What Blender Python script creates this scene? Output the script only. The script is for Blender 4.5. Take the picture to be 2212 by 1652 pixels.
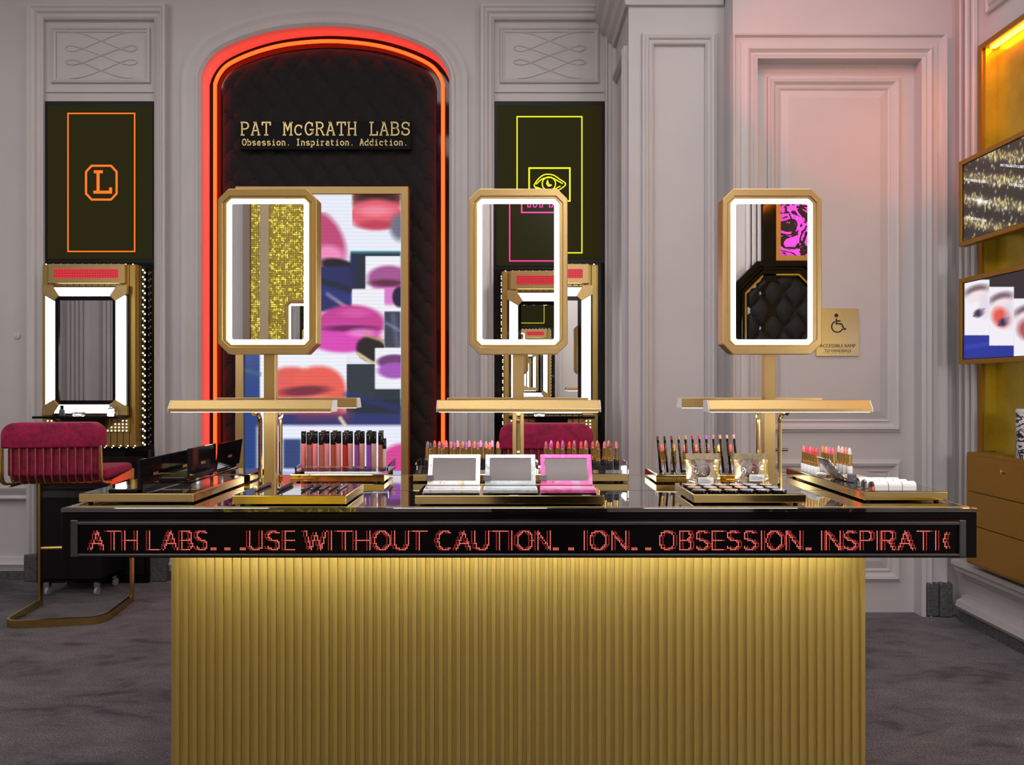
import bpy, bmesh, math, random
import numpy as np
from mathutils import Vector, Matrix
random.seed(7); np.random.seed(7)
SC = bpy.context.scene
COL = SC.collection
for o in list(bpy.data.objects): bpy.data.objects.remove(o)

# ------------------------------------------------------------ camera, world, big lights, exposure
F, CX, CY, EYE = 1500.0, 1106.0, 826.0, 1.3        # focal length in photo pixels, centre, eye height
cam_d = bpy.data.cameras.new('camera'); cam = bpy.data.objects.new('camera', cam_d); COL.objects.link(cam)
cam.location = (0, 0, EYE); cam.rotation_euler = (math.pi/2, 0, 0)
cam_d.sensor_width = 36; cam_d.lens = 36*F/2212; cam_d.clip_start = 0.02
SC.camera = cam
SC.view_settings.view_transform = 'Standard'; SC.view_settings.look = 'None'
SC.view_settings.gamma = 1; SC.view_settings.exposure = 0; SC.view_settings.use_curve_mapping = False
SC.cycles.max_bounces = 7; SC.cycles.diffuse_bounces = 3; SC.cycles.glossy_bounces = 5; SC.cycles.transmission_bounces = 6
SC.cycles.use_adaptive_sampling = True; SC.cycles.adaptive_threshold = .03
SC.cycles.transparent_max_bounces = 8
SC.cycles.sample_clamp_indirect = 4; SC.cycles.caustics_reflective = False; SC.cycles.caustics_refractive = False
SC.cycles.blur_glossy = 0.5
W = bpy.data.worlds.new('world'); SC.world = W; W.use_nodes = True
W.node_tree.nodes['Background'].inputs[0].default_value = (.9, .92, 1, 1)
W.node_tree.nodes['Background'].inputs[1].default_value = 0.05

YW, YD, YP, XR, YO, XL, ZC = 4.60, 3.89, 4.05, 2.487, -0.86, -8.0, 4.25   # main wall, door wall, pilaster, right, opposite, left, ceiling
def area(name, loc, rot, sx, sy, w, col):
    l = bpy.data.lights.new(name, 'AREA'); l.shape = 'RECTANGLE'; l.size = sx; l.size_y = sy; l.energy = w; l.color = col
    o = bpy.data.objects.new(name, l); COL.objects.link(o); o.location = loc; o.rotation_euler = rot
    return o
CEIL = [(-6.2, 1.9), (-4.2, 1.9), (-2.3, 2.6), (-2.3, .9), (-.3, 2.6), (-.3, .9), (1.5, 2.4), (1.5, .9)]
for (x, y) in CEIL:
    area('ceiling_lamp', (x, y, ZC-.06), (0, 0, 0), 1.1, .7, 9.5, (1, .965, .96))
def spot(name, loc, tgt, w, col, ang, blend=.35):
    l = bpy.data.lights.new(name, 'SPOT'); l.energy = w; l.color = col; l.spot_size = math.radians(ang); l.spot_blend = blend
    l.shadow_soft_size = .04
    o = bpy.data.objects.new(name, l); COL.objects.link(o); o.location = loc
    o.rotation_euler = (Vector(tgt)-Vector(loc)).to_track_quat('-Z', 'Y').to_euler()
    return o
SPOT_AT = (-.9, 1.2, 3.95); SPOT_TO = (1.98, 3.9, 3.02)
spot('red_spot', (SPOT_AT[0]+.09, SPOT_AT[1]+.09, SPOT_AT[2]-.03), SPOT_TO, 200, (1, .10, .09), 21, .5)

# ------------------------------------------------------------ helpers
def X_(px, Y): return (px-CX)*Y/F
def Z_(py, Y): return EYE-(py-CY)*Y/F
def s2l(c):
    c = np.asarray(c, float)/255.0
    return np.where(c <= .04045, c/12.92, ((c+.055)/1.055)**2.4)
def rgb(r, g, b): return tuple(float(v) for v in s2l((r, g, b)))

MATS = {}
def mat(name, col=(.5, .5, .5), rough=.5, metal=0., emit=0., ecol=None, trans=0., ior=1.45, spec=.5, coat=0., sheen=0.,
        noise=None, bump=None, alpha=1.):
    """noise=(scale, amount, stretch) varies the colour; bump=(scale, strength, stretch)"""
    if name in MATS: return MATS[name]
    m = bpy.data.materials.new(name); m.use_nodes = True; MATS[name] = m
    nt = m.node_tree; b = nt.nodes['Principled BSDF']; I = b.inputs
    I['Base Color'].default_value = (*col, 1); I['Roughness'].default_value = rough; I['Metallic'].default_value = metal
    I['IOR'].default_value = ior; I['Transmission Weight'].default_value = trans; I['Specular IOR Level'].default_value = spec
    I['Coat Weight'].default_value = coat; I['Sheen Weight'].default_value = sheen; I['Alpha'].default_value = alpha
    if sheen: I['Sheen Roughness'].default_value = .35
    if coat: I['Coat Roughness'].default_value = .03
    if emit:
        I['Emission Color'].default_value = (*(ecol or col), 1); I['Emission Strength'].default_value = emit
    def tc(scale, stretch):
        t = nt.nodes.new('ShaderNodeTexCoord'); mp = nt.nodes.new('ShaderNodeMapping'); mp.inputs['Scale'].default_value = stretch
        nt.links.new(t.outputs['Object'], mp.inputs[0])
        n = nt.nodes.new('ShaderNodeTexNoise'); n.inputs['Scale'].default_value = scale; n.inputs['Detail'].default_value = 4
        nt.links.new(mp.outputs[0], n.inputs['Vector']); return n
    if noise:
        n = tc(noise[0], noise[2] if len(noise) > 2 else (1, 1, 1)); r = nt.nodes.new('ShaderNodeValToRGB')
        a = noise[1]; r.color_ramp.elements[0].position = .32; r.color_ramp.elements[1].position = .68
        r.color_ramp.elements[0].color = (*[c*(1-a) for c in col], 1); r.color_ramp.elements[1].color = (*[min(1, c*(1+a)) for c in col], 1)
        nt.links.new(n.outputs[0], r.inputs[0]); nt.links.new(r.outputs[0], I['Base Color'])
    if bump:
        n = tc(bump[0], bump[2] if len(bump) > 2 else (1, 1, 1)); bp = nt.nodes.new('ShaderNodeBump')
        bp.inputs['Strength'].default_value = bump[1]; bp.inputs['Distance'].default_value = .01
        nt.links.new(n.outputs[0], bp.inputs['Height']); nt.links.new(bp.outputs[0], I['Normal'])
    return m

class MB:
    def __init__(s): s.v = []; s.f = []
    def add(s, vs, fs):
        k = len(s.v); s.v += [tuple(v) for v in vs]; s.f += [tuple(i+k for i in f) for f in fs]; return s
    def box(s, x0, x1, y0, y1, z0, z1):
        x0, x1 = sorted((x0, x1)); y0, y1 = sorted((y0, y1)); z0, z1 = sorted((z0, z1))
        return s.add([(x0,y0,z0),(x1,y0,z0),(x1,y1,z0),(x0,y1,z0),(x0,y0,z1),(x1,y0,z1),(x1,y1,z1),(x0,y1,z1)],
              [(3,2,1,0),(4,5,6,7),(0,1,5,4),(1,2,6,5),(2,3,7,6),(3,0,4,7)])
    def prism(s, poly, pt, a0, a1):
        """poly of (u,v); pt(u,v,a) gives the 3-D point; extruded from a0 to a1"""
        n = len(poly)
        vs = [pt(u, v, a0) for u, v in poly]+[pt(u, v, a1) for u, v in poly]
        fs = [tuple(range(n)), tuple(range(2*n-1, n-1, -1))]+[(i, (i+1) % n, n+(i+1) % n, n+i) for i in range(n)]
        return s.add(vs, fs)
    def ring(s, outer, inner, pt, a0, a1):
        n = len(outer); vs = []
        for a in (a0, a1):
            vs += [pt(u, v, a) for u, v in outer]+[pt(u, v, a) for u, v in inner]
        fs = []
        for i in range(n):
            j = (i+1) % n
            fs += [(i, j, n+j, n+i), (2*n+i, 3*n+i, 3*n+j, 2*n+j), (i, 2*n+i, 2*n+j, j), (n+i, n+j, 3*n+j, 3*n+i)]
        return s.add(vs, fs)
    def tube(s, path, r, n=8, caps=True):
        P = [Vector(p) for p in path]; k0 = len(s.v); m = len(P)
        T = [(P[min(i+1, m-1)]-P[max(i-1, 0)]).normalized() for i in range(m)]
        up = Vector((0, 0, 1)) if abs(T[0].z) < .9 else Vector((1, 0, 0))
        A = T[0].cross(up).normalized()
        rings = []
        for i in range(m):
            A = (A-T[i]*A.dot(T[i])).normalized(); B = T[i].cross(A)
            rr = r[i] if isinstance(r, (list, tuple)) else r
            rings.append([tuple(P[i]+(A*math.cos(t)+B*math.sin(t))*rr) for t in [2*math.pi*j/n for j in range(n)]])
        fs = []
        for i in range(m-1):
            for j in range(n):
                fs.append((i*n+j, i*n+(j+1) % n, (i+1)*n+(j+1) % n, (i+1)*n+j))
        if caps: fs += [tuple(range(n-1, -1, -1)), tuple((m-1)*n+j for j in range(n))]
        return s.add([v for R in rings for v in R], fs)
    def lathe(s, prof, n=16, c=(0, 0, 0)):
        """prof of (r, z)"""
        vs = []; fs = []; m = len(prof)
        for r, z in prof:
            vs += [(c[0]+r*math.cos(2*math.pi*j/n), c[1]+r*math.sin(2*math.pi*j/n), c[2]+z) for j in range(n)]
        for i in range(m-1):
            for j in range(n): fs.append((i*n+j, i*n+(j+1) % n, (i+1)*n+(j+1) % n, (i+1)*n+j))
        fs += [tuple(range(n-1, -1, -1)), tuple((m-1)*n+j for j in range(n))]
        return s.add(vs, fs)
    def sweep(s, path, prof, pt, closed=False, sgn=1):
        """moulding: path of (u,v), prof of (offset, height); mitred corners; pt(u,v,height)"""
        n = len(path); m = len(prof); P = [Vector(p) for p in path]; vs = []
        for i in range(n):
            a = P[i-1] if (i > 0 or closed) else None; b = P[(i+1) % n] if (i < n-1 or closed) else None
            d1 = (P[i]-a).normalized() if a is not None else None; d2 = (b-P[i]).normalized() if b is not None else None
            if d1 is None: d1 = d2
            if d2 is None: d2 = d1
            n1 = Vector((-d1.y, d1.x)); n2 = Vector((-d2.y, d2.x)); mt = (n1+n2)
            if mt.length < 1e-6: mt = n1
            mt.normalize(); mt = mt/max(.3, mt.dot(n1))*sgn
            vs += [pt(P[i].x+mt.x*o, P[i].y+mt.y*o, h) for o, h in prof]
        fs = []
        for i in range(n if closed else n-1):
            k, l = i*m, ((i+1) % n)*m
            for j in range(m-1): fs.append((k+j, k+j+1, l+j+1, l+j))
        if not closed: fs += [tuple(range(m)), tuple((n-1)*m+j for j in range(m-1, -1, -1))]
        return s.add(vs, fs)
    def mesh(s, name, smooth=False, bev=0, seg=1):
        me = bpy.data.meshes.new(name); me.from_pydata(s.v, [], s.f)
        bm = bmesh.new(); bm.from_mesh(me)
        bmesh.ops.remove_doubles(bm, verts=bm.verts, dist=1e-6)
        bmesh.ops.recalc_face_normals(bm, faces=bm.faces)
        if bev:
            bmesh.ops.bevel(bm, geom=[e for e in bm.edges if len(e.link_faces) == 2 and e.calc_face_angle(0) > .5], offset=bev, segments=seg,
                            profile=.5, affect='EDGES', clamp_overlap=True)
        bm.to_mesh(me); bm.free()
        if smooth:
            for p in me.polygons: p.use_smooth = True
            me.set_sharp_from_angle(angle=math.radians(40))
        return me
    def build(s, name, m, parent=None, smooth=False, bev=0, seg=1, off=None, stuff=False):
        if off is not None: s.v = [(v[0]-off[0], v[1]-off[1], v[2]-off[2]) for v in s.v]
        elif parent is not None and parent.get('_abs'):
            L = parent['_abs']; s.v = [(v[0]-L[0], v[1]-L[1], v[2]-L[2]) for v in s.v]
        return link(name, s.mesh(name, smooth, bev, seg), m, parent, stuff)
def link(name, me, m, parent=None, stuff=False, loc=None):
    if m is not None and not me.materials: me.materials.append(m)
    o = bpy.data.objects.new(name, me); COL.objects.link(o)
    if parent is not None: o.parent = parent
    if loc is not None: o.location = loc
    if stuff: o['kind'] = 'stuff'
    return o
def tag(o, label, cat, group=None):
    o['label'] = label; o['category'] = cat
    if group: o['group'] = group
    return o
def thing(name, label, cat, loc=(0, 0, 0), group=None, rz=0, absolute=False):
    """Empty at the base of a thing; absolute=True: its parts are given in world coordinates"""
    o = bpy.data.objects.new(name, None); COL.objects.link(o); o.location = loc; o.rotation_euler = (0, 0, rz)
    o.empty_display_size = .1
    if absolute: o['_abs'] = [float(v) for v in loc]
    return tag(o, label, cat, group)
def copy_tree(o, parent=None, **kw):
    c = o.copy(); COL.objects.link(c); c.parent = parent
    for k, v in kw.items(): c[k] = v
    for ch in list(o.children): copy_tree(ch, c)
    return c
def struct(name, mb, m, **k):
    o = mb.build(name, m, **k); o['kind'] = 'structure'; return o
NT = [0]
def trim(mb, m, **k):
    NT[0] += 1; return struct('trim_%d' % NT[0], mb, m, **k)
ORD = ['first', 'second', 'third', 'fourth', 'fifth', 'sixth', 'seventh', 'eighth', 'ninth', 'tenth', 'eleventh', 'twelfth']
def back(yw): return lambda u, v, h: (u, yw-h, v)         # wall facing the camera
def opp(yw): return lambda u, v, h: (u, yw+h, v)          # wall behind the camera
def side(xw): return lambda u, v, h: (xw-h, u, v)         # right wall
def catmull(pts, k=8):
    out = []; n = len(pts); P = [np.array(p, float) for p in pts]
    for i in range(n-1):
        p0, p1, p2, p3 = P[max(i-1, 0)], P[i], P[i+1], P[min(i+2, n-1)]
        for j in range(k):
            t = j/k
            out.append(.5*((2*p1)+(-p0+p2)*t+(2*p0-5*p1+4*p2-p3)*t*t+(-p0+3*p1-3*p2+p3)*t**3))
    out.append(P[-1]); return [tuple(float(c) for c in p) for p in out]
def rect(x0, x1, z0, z1): return [(x0, z0), (x1, z0), (x1, z1), (x0, z1)]
def octo(cx, cz, hw, hh, c):
    return [(cx-hw+c, cz-hh), (cx+hw-c, cz-hh), (cx+hw, cz-hh+c), (cx+hw, cz+hh-c), (cx+hw-c, cz+hh), (cx-hw+c, cz+hh), (cx-hw, cz+hh-c), (cx-hw, cz-hh+c)]
def arc(cx, cy, rx, ry, a0, a1, n=10):
    return [(cx+rx*math.cos(math.radians(a0+(a1-a0)*i/n)), cy+ry*math.sin(math.radians(a0+(a1-a0)*i/n))) for i in range(n+1)]
def strokes(mb, lines, w, pt, h0, h1):
    """flat ribbons of width w along polylines, raised from h0 to h1"""
    for L in lines:
        closed = len(L) > 3 and (abs(L[0][0]-L[-1][0])+abs(L[0][1]-L[-1][1])) < 1e-6
        Q = [q for i, q in enumerate(L) if i == 0 or (abs(q[0]-L[i-1][0])+abs(q[1]-L[i-1][1])) > 1e-7]
        if closed: Q = Q[:-1]
        if len(Q) < 2: continue
        prof = [(-w/2, h0), (-w/2, h1), (w/2, h1), (w/2, h0)]
        mb.sweep(Q, prof+([prof[0]] if closed else []), pt, closed=closed)
    return mb
def text_mesh(body, size, name='lettering', extrude=.0006, align='CENTER'):
    c = bpy.data.curves.new(name, 'FONT'); c.body = body; c.size = size; c.extrude = extrude; c.align_x = align; c.resolution_u = 3
    o = bpy.data.objects.new(name, c); COL.objects.link(o)
    dg = bpy.context.evaluated_depsgraph_get(); me = bpy.data.meshes.new_from_object(o.evaluated_get(dg))
    bpy.data.objects.remove(o); bpy.data.curves.remove(c); me.name = name; return me

# ------------------------------------------------------------ materials
M_WALL = mat('wall_paint', (.60, .57, .575), .45, noise=(2.5, .03), bump=(60, .03))
M_CEIL = mat('ceiling_paint', (.75, .74, .74), .8)
M_STONE = mat('grey_stone', (.10, .10, .105), .55, noise=(90, .45), bump=(120, .15))
M_GOLD = mat('satin_gold', (.57, .405, .17), .38, metal=.9, noise=(300, .05))
M_GOLD_D = mat('deep_gold', (.40, .205, .030), .42, metal=.7, noise=(260, .06))
M_SLAT = mat('gold_slat', (.60, .44, .12), .40, metal=.6, noise=(420, .06))
M_BRASS = mat('polished_brass', (.78, .60, .24), .10, metal=1)
M_BLACK = mat('black_gloss', (.004, .003, .004), .06, spec=.35)
M_GLASSBLK = mat('black_glass_top', (.010, .009, .010), .02, ior=1.75, spec=.8, coat=1.)
M_SATBLK = mat('black_satin', (.008, .007, .008), .4, spec=.3)
M_MIRROR = mat('mirror', (.88, .89, .89), .0, metal=1)
M_VELVET = mat('black_velvet', (.0045, .003, .004), .8, sheen=.05, noise=(40, .5), bump=(25, .3))
M_PINK = mat('pink_velvet', (.33, .004, .062), .7, sheen=.06, noise=(38, .35), bump=(60, .12))
M_LED = mat('led_white', (1, 1, 1), .5, emit=4.5, ecol=(1, .99, .97))
M_TASK = mat('task_light_white', (1, 1, 1), .5, emit=15, ecol=(1, .97, .92))
M_ACRYL = mat('clear_acrylic', (.97, .985, 1), .01, trans=1, ior=1.38)
M_WHITE = mat('white_plastic', (.85, .85, .86), .25)
M_GREYPL = mat('grey_plastic', (.09, .09, .10), .4)
M_CHROME = mat('chrome', (.8, .8, .8), .06, metal=1)
M_ALU = mat('dark_aluminium', (.10, .10, .11), .32, metal=.8)
M_NEON = mat('neon_red', (1, .1, .02), .4, emit=8.5, ecol=(1, .023, .003))
M_BULB = mat('bulb_glow', (1, .9, .7), .4, emit=4, ecol=(1, .86, .6))
M_REDLED = mat('red_led', (1, .1, .08), .4, emit=2.2, ecol=(1, .16, .12))
M_REDLED2 = mat('red_led_dim', (1, .06, .05), .4, emit=.5, ecol=(1, .07, .06))

def carpet():
    m = bpy.data.materials.new('carpet'); m.use_nodes = True; nt = m.node_tree; b = nt.nodes['Principled BSDF']
    t = nt.nodes.new('ShaderNodeTexCoord')
    def noise(scale, stretch, rot, detail=6, dist=0.):
        mp = nt.nodes.new('ShaderNodeMapping'); mp.inputs['Scale'].default_value = stretch; mp.inputs['Rotation'].default_value = (0, 0, rot)
        n = nt.nodes.new('ShaderNodeTexNoise'); n.inputs['Scale'].default_value = scale; n.inputs['Detail'].default_value = detail
        n.inputs['Distortion'].default_value = dist
        nt.links.new(t.outputs['Object'], mp.inputs[0]); nt.links.new(mp.outputs[0], n.inputs['Vector']); return n
    a = noise(1.7, (1.0, 2.4, 1), .5, 8, 1.2); d = noise(9, (1, 2.2, 1), -.3, 6, .8); c = noise(170, (1, 1, 1), 0, 3)
    ad = nt.nodes.new('ShaderNodeMath'); ad.operation = 'MULTIPLY_ADD'; ad.inputs[1].default_value = .5
    nt.links.new(d.outputs[0], ad.inputs[0]); nt.links.new(a.outputs[0], ad.inputs[2])
    r = nt.nodes.new('ShaderNodeValToRGB'); e = r.color_ramp.elements
    e[0].position = .58; e[0].color = (.026, .022, .031, 1); e[1].position = .92; e[1].color = (.135, .118, .128, 1)
    x = e.new(.69); x.color = (.080, .069, .079, 1)
    nt.links.new(ad.outputs[0], r.inputs[0])
    cr = nt.nodes.new('ShaderNodeValToRGB'); cr.color_ramp.elements[0].position = .35; cr.color_ramp.elements[1].position = .65
    cr.color_ramp.elements[0].color = (.10, .10, .11, 1); cr.color_ramp.elements[1].color = (.84, .84, .86, 1)
    nt.links.new(c.outputs[0], cr.inputs[0])
    mx = nt.nodes.new('ShaderNodeMix'); mx.data_type = 'RGBA'; mx.blend_type = 'OVERLAY'; mx.inputs['Factor'].default_value = .9
    nt.links.new(r.outputs[0], mx.inputs['A']); nt.links.new(cr.outputs[0], mx.inputs['B']); nt.links.new(mx.outputs['Result'], b.inputs['Base Color'])
    bp = nt.nodes.new('ShaderNodeBump'); bp.inputs['Strength'].default_value = .6; bp.inputs['Distance'].default_value = .01
    nt.links.new(c.outputs[0], bp.inputs['Height']); nt.links.new(bp.outputs[0], b.inputs['Normal'])
    b.inputs['Roughness'].default_value = .95; b.inputs['Sheen Weight'].default_value = .15
    return m
def attr_emit(name, strength=1.0):
    m = bpy.data.materials.new(name); m.use_nodes = True; nt = m.node_tree; b = nt.nodes['Principled BSDF']
    a = nt.nodes.new('ShaderNodeAttribute'); a.attribute_name = 'Col'
    b.inputs['Base Color'].default_value = (.01, .01, .01, 1); b.inputs['Roughness'].default_value = .25
    nt.links.new(a.outputs['Color'], b.inputs['Emission Color']); b.inputs['Emission Strength'].default_value = strength
    return m
def dotted(name, pitch, base, lit, strength, bright_noise=0., plane='XZ'):
    """grid of glowing LED pixels, dark between"""
    m = bpy.data.materials.new(name); m.use_nodes = True; nt = m.node_tree; b = nt.nodes['Principled BSDF']; L = nt.links
    t = nt.nodes.new('ShaderNodeTexCoord'); sp = nt.nodes.new('ShaderNodeSeparateXYZ'); L.new(t.outputs['Object'], sp.inputs[0])
    def math_(op, a, bb=None):
        n = nt.nodes.new('ShaderNodeMath'); n.operation = op
        for i, v in enumerate((a, bb)):
            if v is None: continue
            if isinstance(v, (int, float)): n.inputs[i].default_value = v
            else: L.new(v, n.inputs[i])
        return n.outputs[0]
    ms = []
    for ax in plane:
        f = math_('FRACT', math_('DIVIDE', sp.outputs[ax], pitch)); ms.append(math_('ABSOLUTE', math_('SUBTRACT', f, .5)))
    d = math_('SQRT', math_('ADD', math_('POWER', ms[0], 2.), math_('POWER', ms[1], 2.)))
    k = math_('LESS_THAN', d, .40)
    if bright_noise:
        v = nt.nodes.new('ShaderNodeTexVoronoi'); v.inputs['Scale'].default_value = 1/(pitch*1.15); L.new(t.outputs['Object'], v.inputs['Vector'])
        ss = nt.nodes.new('ShaderNodeSeparateColor'); L.new(v.outputs['Color'], ss.inputs[0])
        p = math_('ADD', math_('POWER', ss.outputs[0], 5.), .12); k = math_('MULTIPLY', k, math_('MULTIPLY', p, bright_noise))
        k = math_('ADD', k, .06)
    b.inputs['Base Color'].default_value = (*base, 1); b.inputs['Roughness'].default_value = .4
    b.inputs['Emission Color'].default_value = (*lit, 1)
    L.new(math_('MULTIPLY', k, strength), b.inputs['Emission Strength'])
    return m
def paper(name, cols, scale, kind='noise'):
    """printed pattern out of several colours"""
    m = bpy.data.materials.new(name); m.use_nodes = True; nt = m.node_tree; b = nt.nodes['Principled BSDF']
    t = nt.nodes.new('ShaderNodeTexCoord'); n = nt.nodes.new('ShaderNodeTexNoise'); n.inputs['Scale'].default_value = scale
    n.inputs['Detail'].default_value = 6; n.inputs['Distortion'].default_value = 1.5
    r = nt.nodes.new('ShaderNodeValToRGB'); r.color_ramp.interpolation = 'EASE' if kind == 'noise' else 'CONSTANT'
    e = r.color_ramp.elements; e[0].color = (*cols[0], 1); e[0].position = .25; e[1].color = (*cols[-1], 1); e[1].position = .72
    for i, c in enumerate(cols[1:-1]): x = e.new(.25+.47*(i+1)/(len(cols)-1)); x.color = (*c, 1)
    nt.links.new(t.outputs['Object'], n.inputs['Vector']); nt.links.new(n.outputs[0], r.inputs[0]); nt.links.new(r.outputs[0], b.inputs['Base Color'])
    b.inputs['Roughness'].default_value = .3
    return m, nt, b, r
def image_grid(name, pts, nu, nv, cols, m, parent=None):
    """grid mesh whose vertex colours are the picture a screen shows"""
    me = bpy.data.meshes.new(name)
    fs = [(j*nu+i, j*nu+i+1, (j+1)*nu+i+1, (j+1)*nu+i) for j in range(nv-1) for i in range(nu-1)]
    if parent is not None and parent.get('_abs'):
        L = parent['_abs']; pts = [(p[0]-L[0], p[1]-L[1], p[2]-L[2]) for p in pts]
    me.from_pydata(pts, [], fs); ca = me.color_attributes.new('Col', 'FLOAT_COLOR', 'POINT')
    c4 = np.ones((len(pts), 4), np.float32); c4[:, :3] = s2l(np.clip(cols, 0, 255)).reshape(-1, 3); ca.data.foreach_set('color', c4.ravel())
    return link(name, me, m, parent)
class Paint:
    """soft painter in photo-pixel coordinates for what the video screens show"""
    def __init__(s, x, y, base): s.x = x; s.y = y; s.c = np.zeros(x.shape+(3,))+np.array(base, float)
    def mix(s, k, col): s.c += (np.array(col, float)-s.c)*np.clip(k, 0, 1)[..., None]; return s
    def rect(s, x0, x1, y0, y1, col, soft=1., a=1.):
        k = np.clip((s.x-x0)/soft+.5, 0, 1)*np.clip((x1-s.x)/soft+.5, 0, 1)*np.clip((s.y-y0)/soft+.5, 0, 1)*np.clip((y1-s.y)/soft+.5, 0, 1)
        return s.mix(k*a, col)
    def ell(s, cx, cy, rx, ry, col, soft=.15, rot=0, a=1., clip=None, p=2.):
        t = math.radians(rot); dx, dy = s.x-cx, s.y-cy; u = (dx*math.cos(t)+dy*math.sin(t))/rx; v = (-dx*math.sin(t)+dy*math.cos(t))/ry
        k = np.clip((1-(np.abs(u)**p+np.abs(v)**p)**(1/p))/soft+.5, 0, 1)*a
        if clip: k = k*(s.x >= clip[0])*(s.x <= clip[1])*(s.y >= clip[2])*(s.y <= clip[3])
        return s.mix(k, col)
    def line(s, x0, y0, x1, y1, w, col, a=1.):
        d = np.hypot(x1-x0, y1-y0); t = np.clip(((s.x-x0)*(x1-x0)+(s.y-y0)*(y1-y0))/d**2, 0, 1)
        return s.mix(np.clip(1.3-np.hypot(s.x-x0-t*(x1-x0), s.y-y0-t*(y1-y0))/w, 0, 1)*a, col)

# ============================================================ THE ROOM
struct('floor', MB().box(XL-.1, XR+.3, YO-.1, YW+.3, -.06, 0), carpet())
struct('ceiling', MB().box(XL-.1, XR+.3, YO-.1, YW+.3, ZC, ZC+.06), M_CEIL)

# --- arched recess
ACX = X_(703.5, YW); AS = YW/F
_half = [(-267, 300), (-267, 200), (-266, 165), (-250, 132), (-222, 108), (-163, 83), (-92, 66), (0, 59)]
_top = catmull(_half+[(-a, b) for a, b in _half[-2::-1]], 6)
ARCH = [(ACX+a*AS, Z_(b, YW)) for a, b in _top]
ARCH = [(min(max(a, ARCH[0][0]), ARCH[-1][0]), b) for a, b in ARCH]
ARCH = [(ARCH[0][0], 0.)]+ARCH+[(ARCH[-1][0], 0.)]
def arch_off(d):
    P = [Vector(p) for p in ARCH]; out = []
    for i in range(len(P)):
        t = (P[min(i+1, len(P)-1)]-P[max(i-1, 0)]).normalized()
        if i in (0, len(P)-1): t = Vector((0, 1 if i == 0 else -1))
        out.append((P[i].x+t.y*d, P[i].y-t.x*d))
    return out
mb = MB()
ax0, ax1 = ARCH[0][0], ARCH[-1][0]
mb.box(XL, ax0+.0004, YW, YW+.25, 0, ZC).box(ax1-.0004, X_(1328, YW)+.01, YW, YW+.25, 0, ZC)
vs, fs = [], []
for x, z in ARCH: vs += [(x, YW, z), (x, YW, ZC)]
for i in range(1, len(ARCH)-2): fs.append((2*i, 2*i+1, 2*i+3, 2*i+2))
mb.add(vs, fs)
YB = YW+.115                                             # back of the recess
vs, fs = [], []
for x, z in ARCH: vs += [(x, YW, z), (x, YB, z)]
for i in range(1, len(ARCH)-2): fs.append((2*i, 2*i+2, 2*i+3, 2*i+1))
mb.add(vs, fs)
struct('wall_back', mb, M_WALL)
struct('wall_recess_back', MB().box(ax0-.02, ax1+.02, YB, YB+.03, 0, ARCH[len(ARCH)//2][1]+.02), M_BLACK)
trim(MB().sweep(ARCH, [(0, 0), (0, .012), (.018, .03), (.034, .03), (.042, .016), (.07, .02), (.082, .03), (.10, .034), (.122, .034), (.125, 0)], back(YW), sgn=1), M_WALL, smooth=True)
neon = tag(MB().tube([(x, YB-.03, z) for x, z in arch_off(.05)], .0125, 8).build('neon_tube', M_NEON, smooth=True), 'glowing red neon tube following the edge of the arched recess', 'neon light')

# --- wall mouldings: chair rail, base moulding, stone skirting on the back wall
RAIL = [(0, 0), (0, .03), (.012, .04), (.03, .03), (.05, .035), (.066, .048), (.082, .05), (.09, 0)]
def hrail(x0, x1, z0, prof, m, pt): return trim(MB().sweep([(x0, z0), (x1, z0)], prof, pt), m, smooth=True)
BASEP = [(0, 0), (0, .03), (.03, .036), (.045, .045), (.06, .03), (.085, .026), (.09, 0)]
for (a, b) in ((XL, -3.185), (-2.262, ax0-.13), (ax1+.13, -.215)):
    hrail(a, b, Z_(1078, YW), RAIL, M_WALL, back(YW))
    hrail(a, b, .06, BASEP, M_WALL, back(YW))
    trim(MB().box(a, b, YW-.03, YW, 0, .06), M_STONE)
trim(MB().lathe([(.006, 0), (.022, .004), (.022, .008), (.004, .012)], 12).add([], []), M_WALL, off=(0, 0, 0)) \
    .matrix_world = Matrix.Translation((X_(38, YW), YW, Z_(725, YW))) @ Matrix.Rotation(math.pi/2, 4, 'X')

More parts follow.
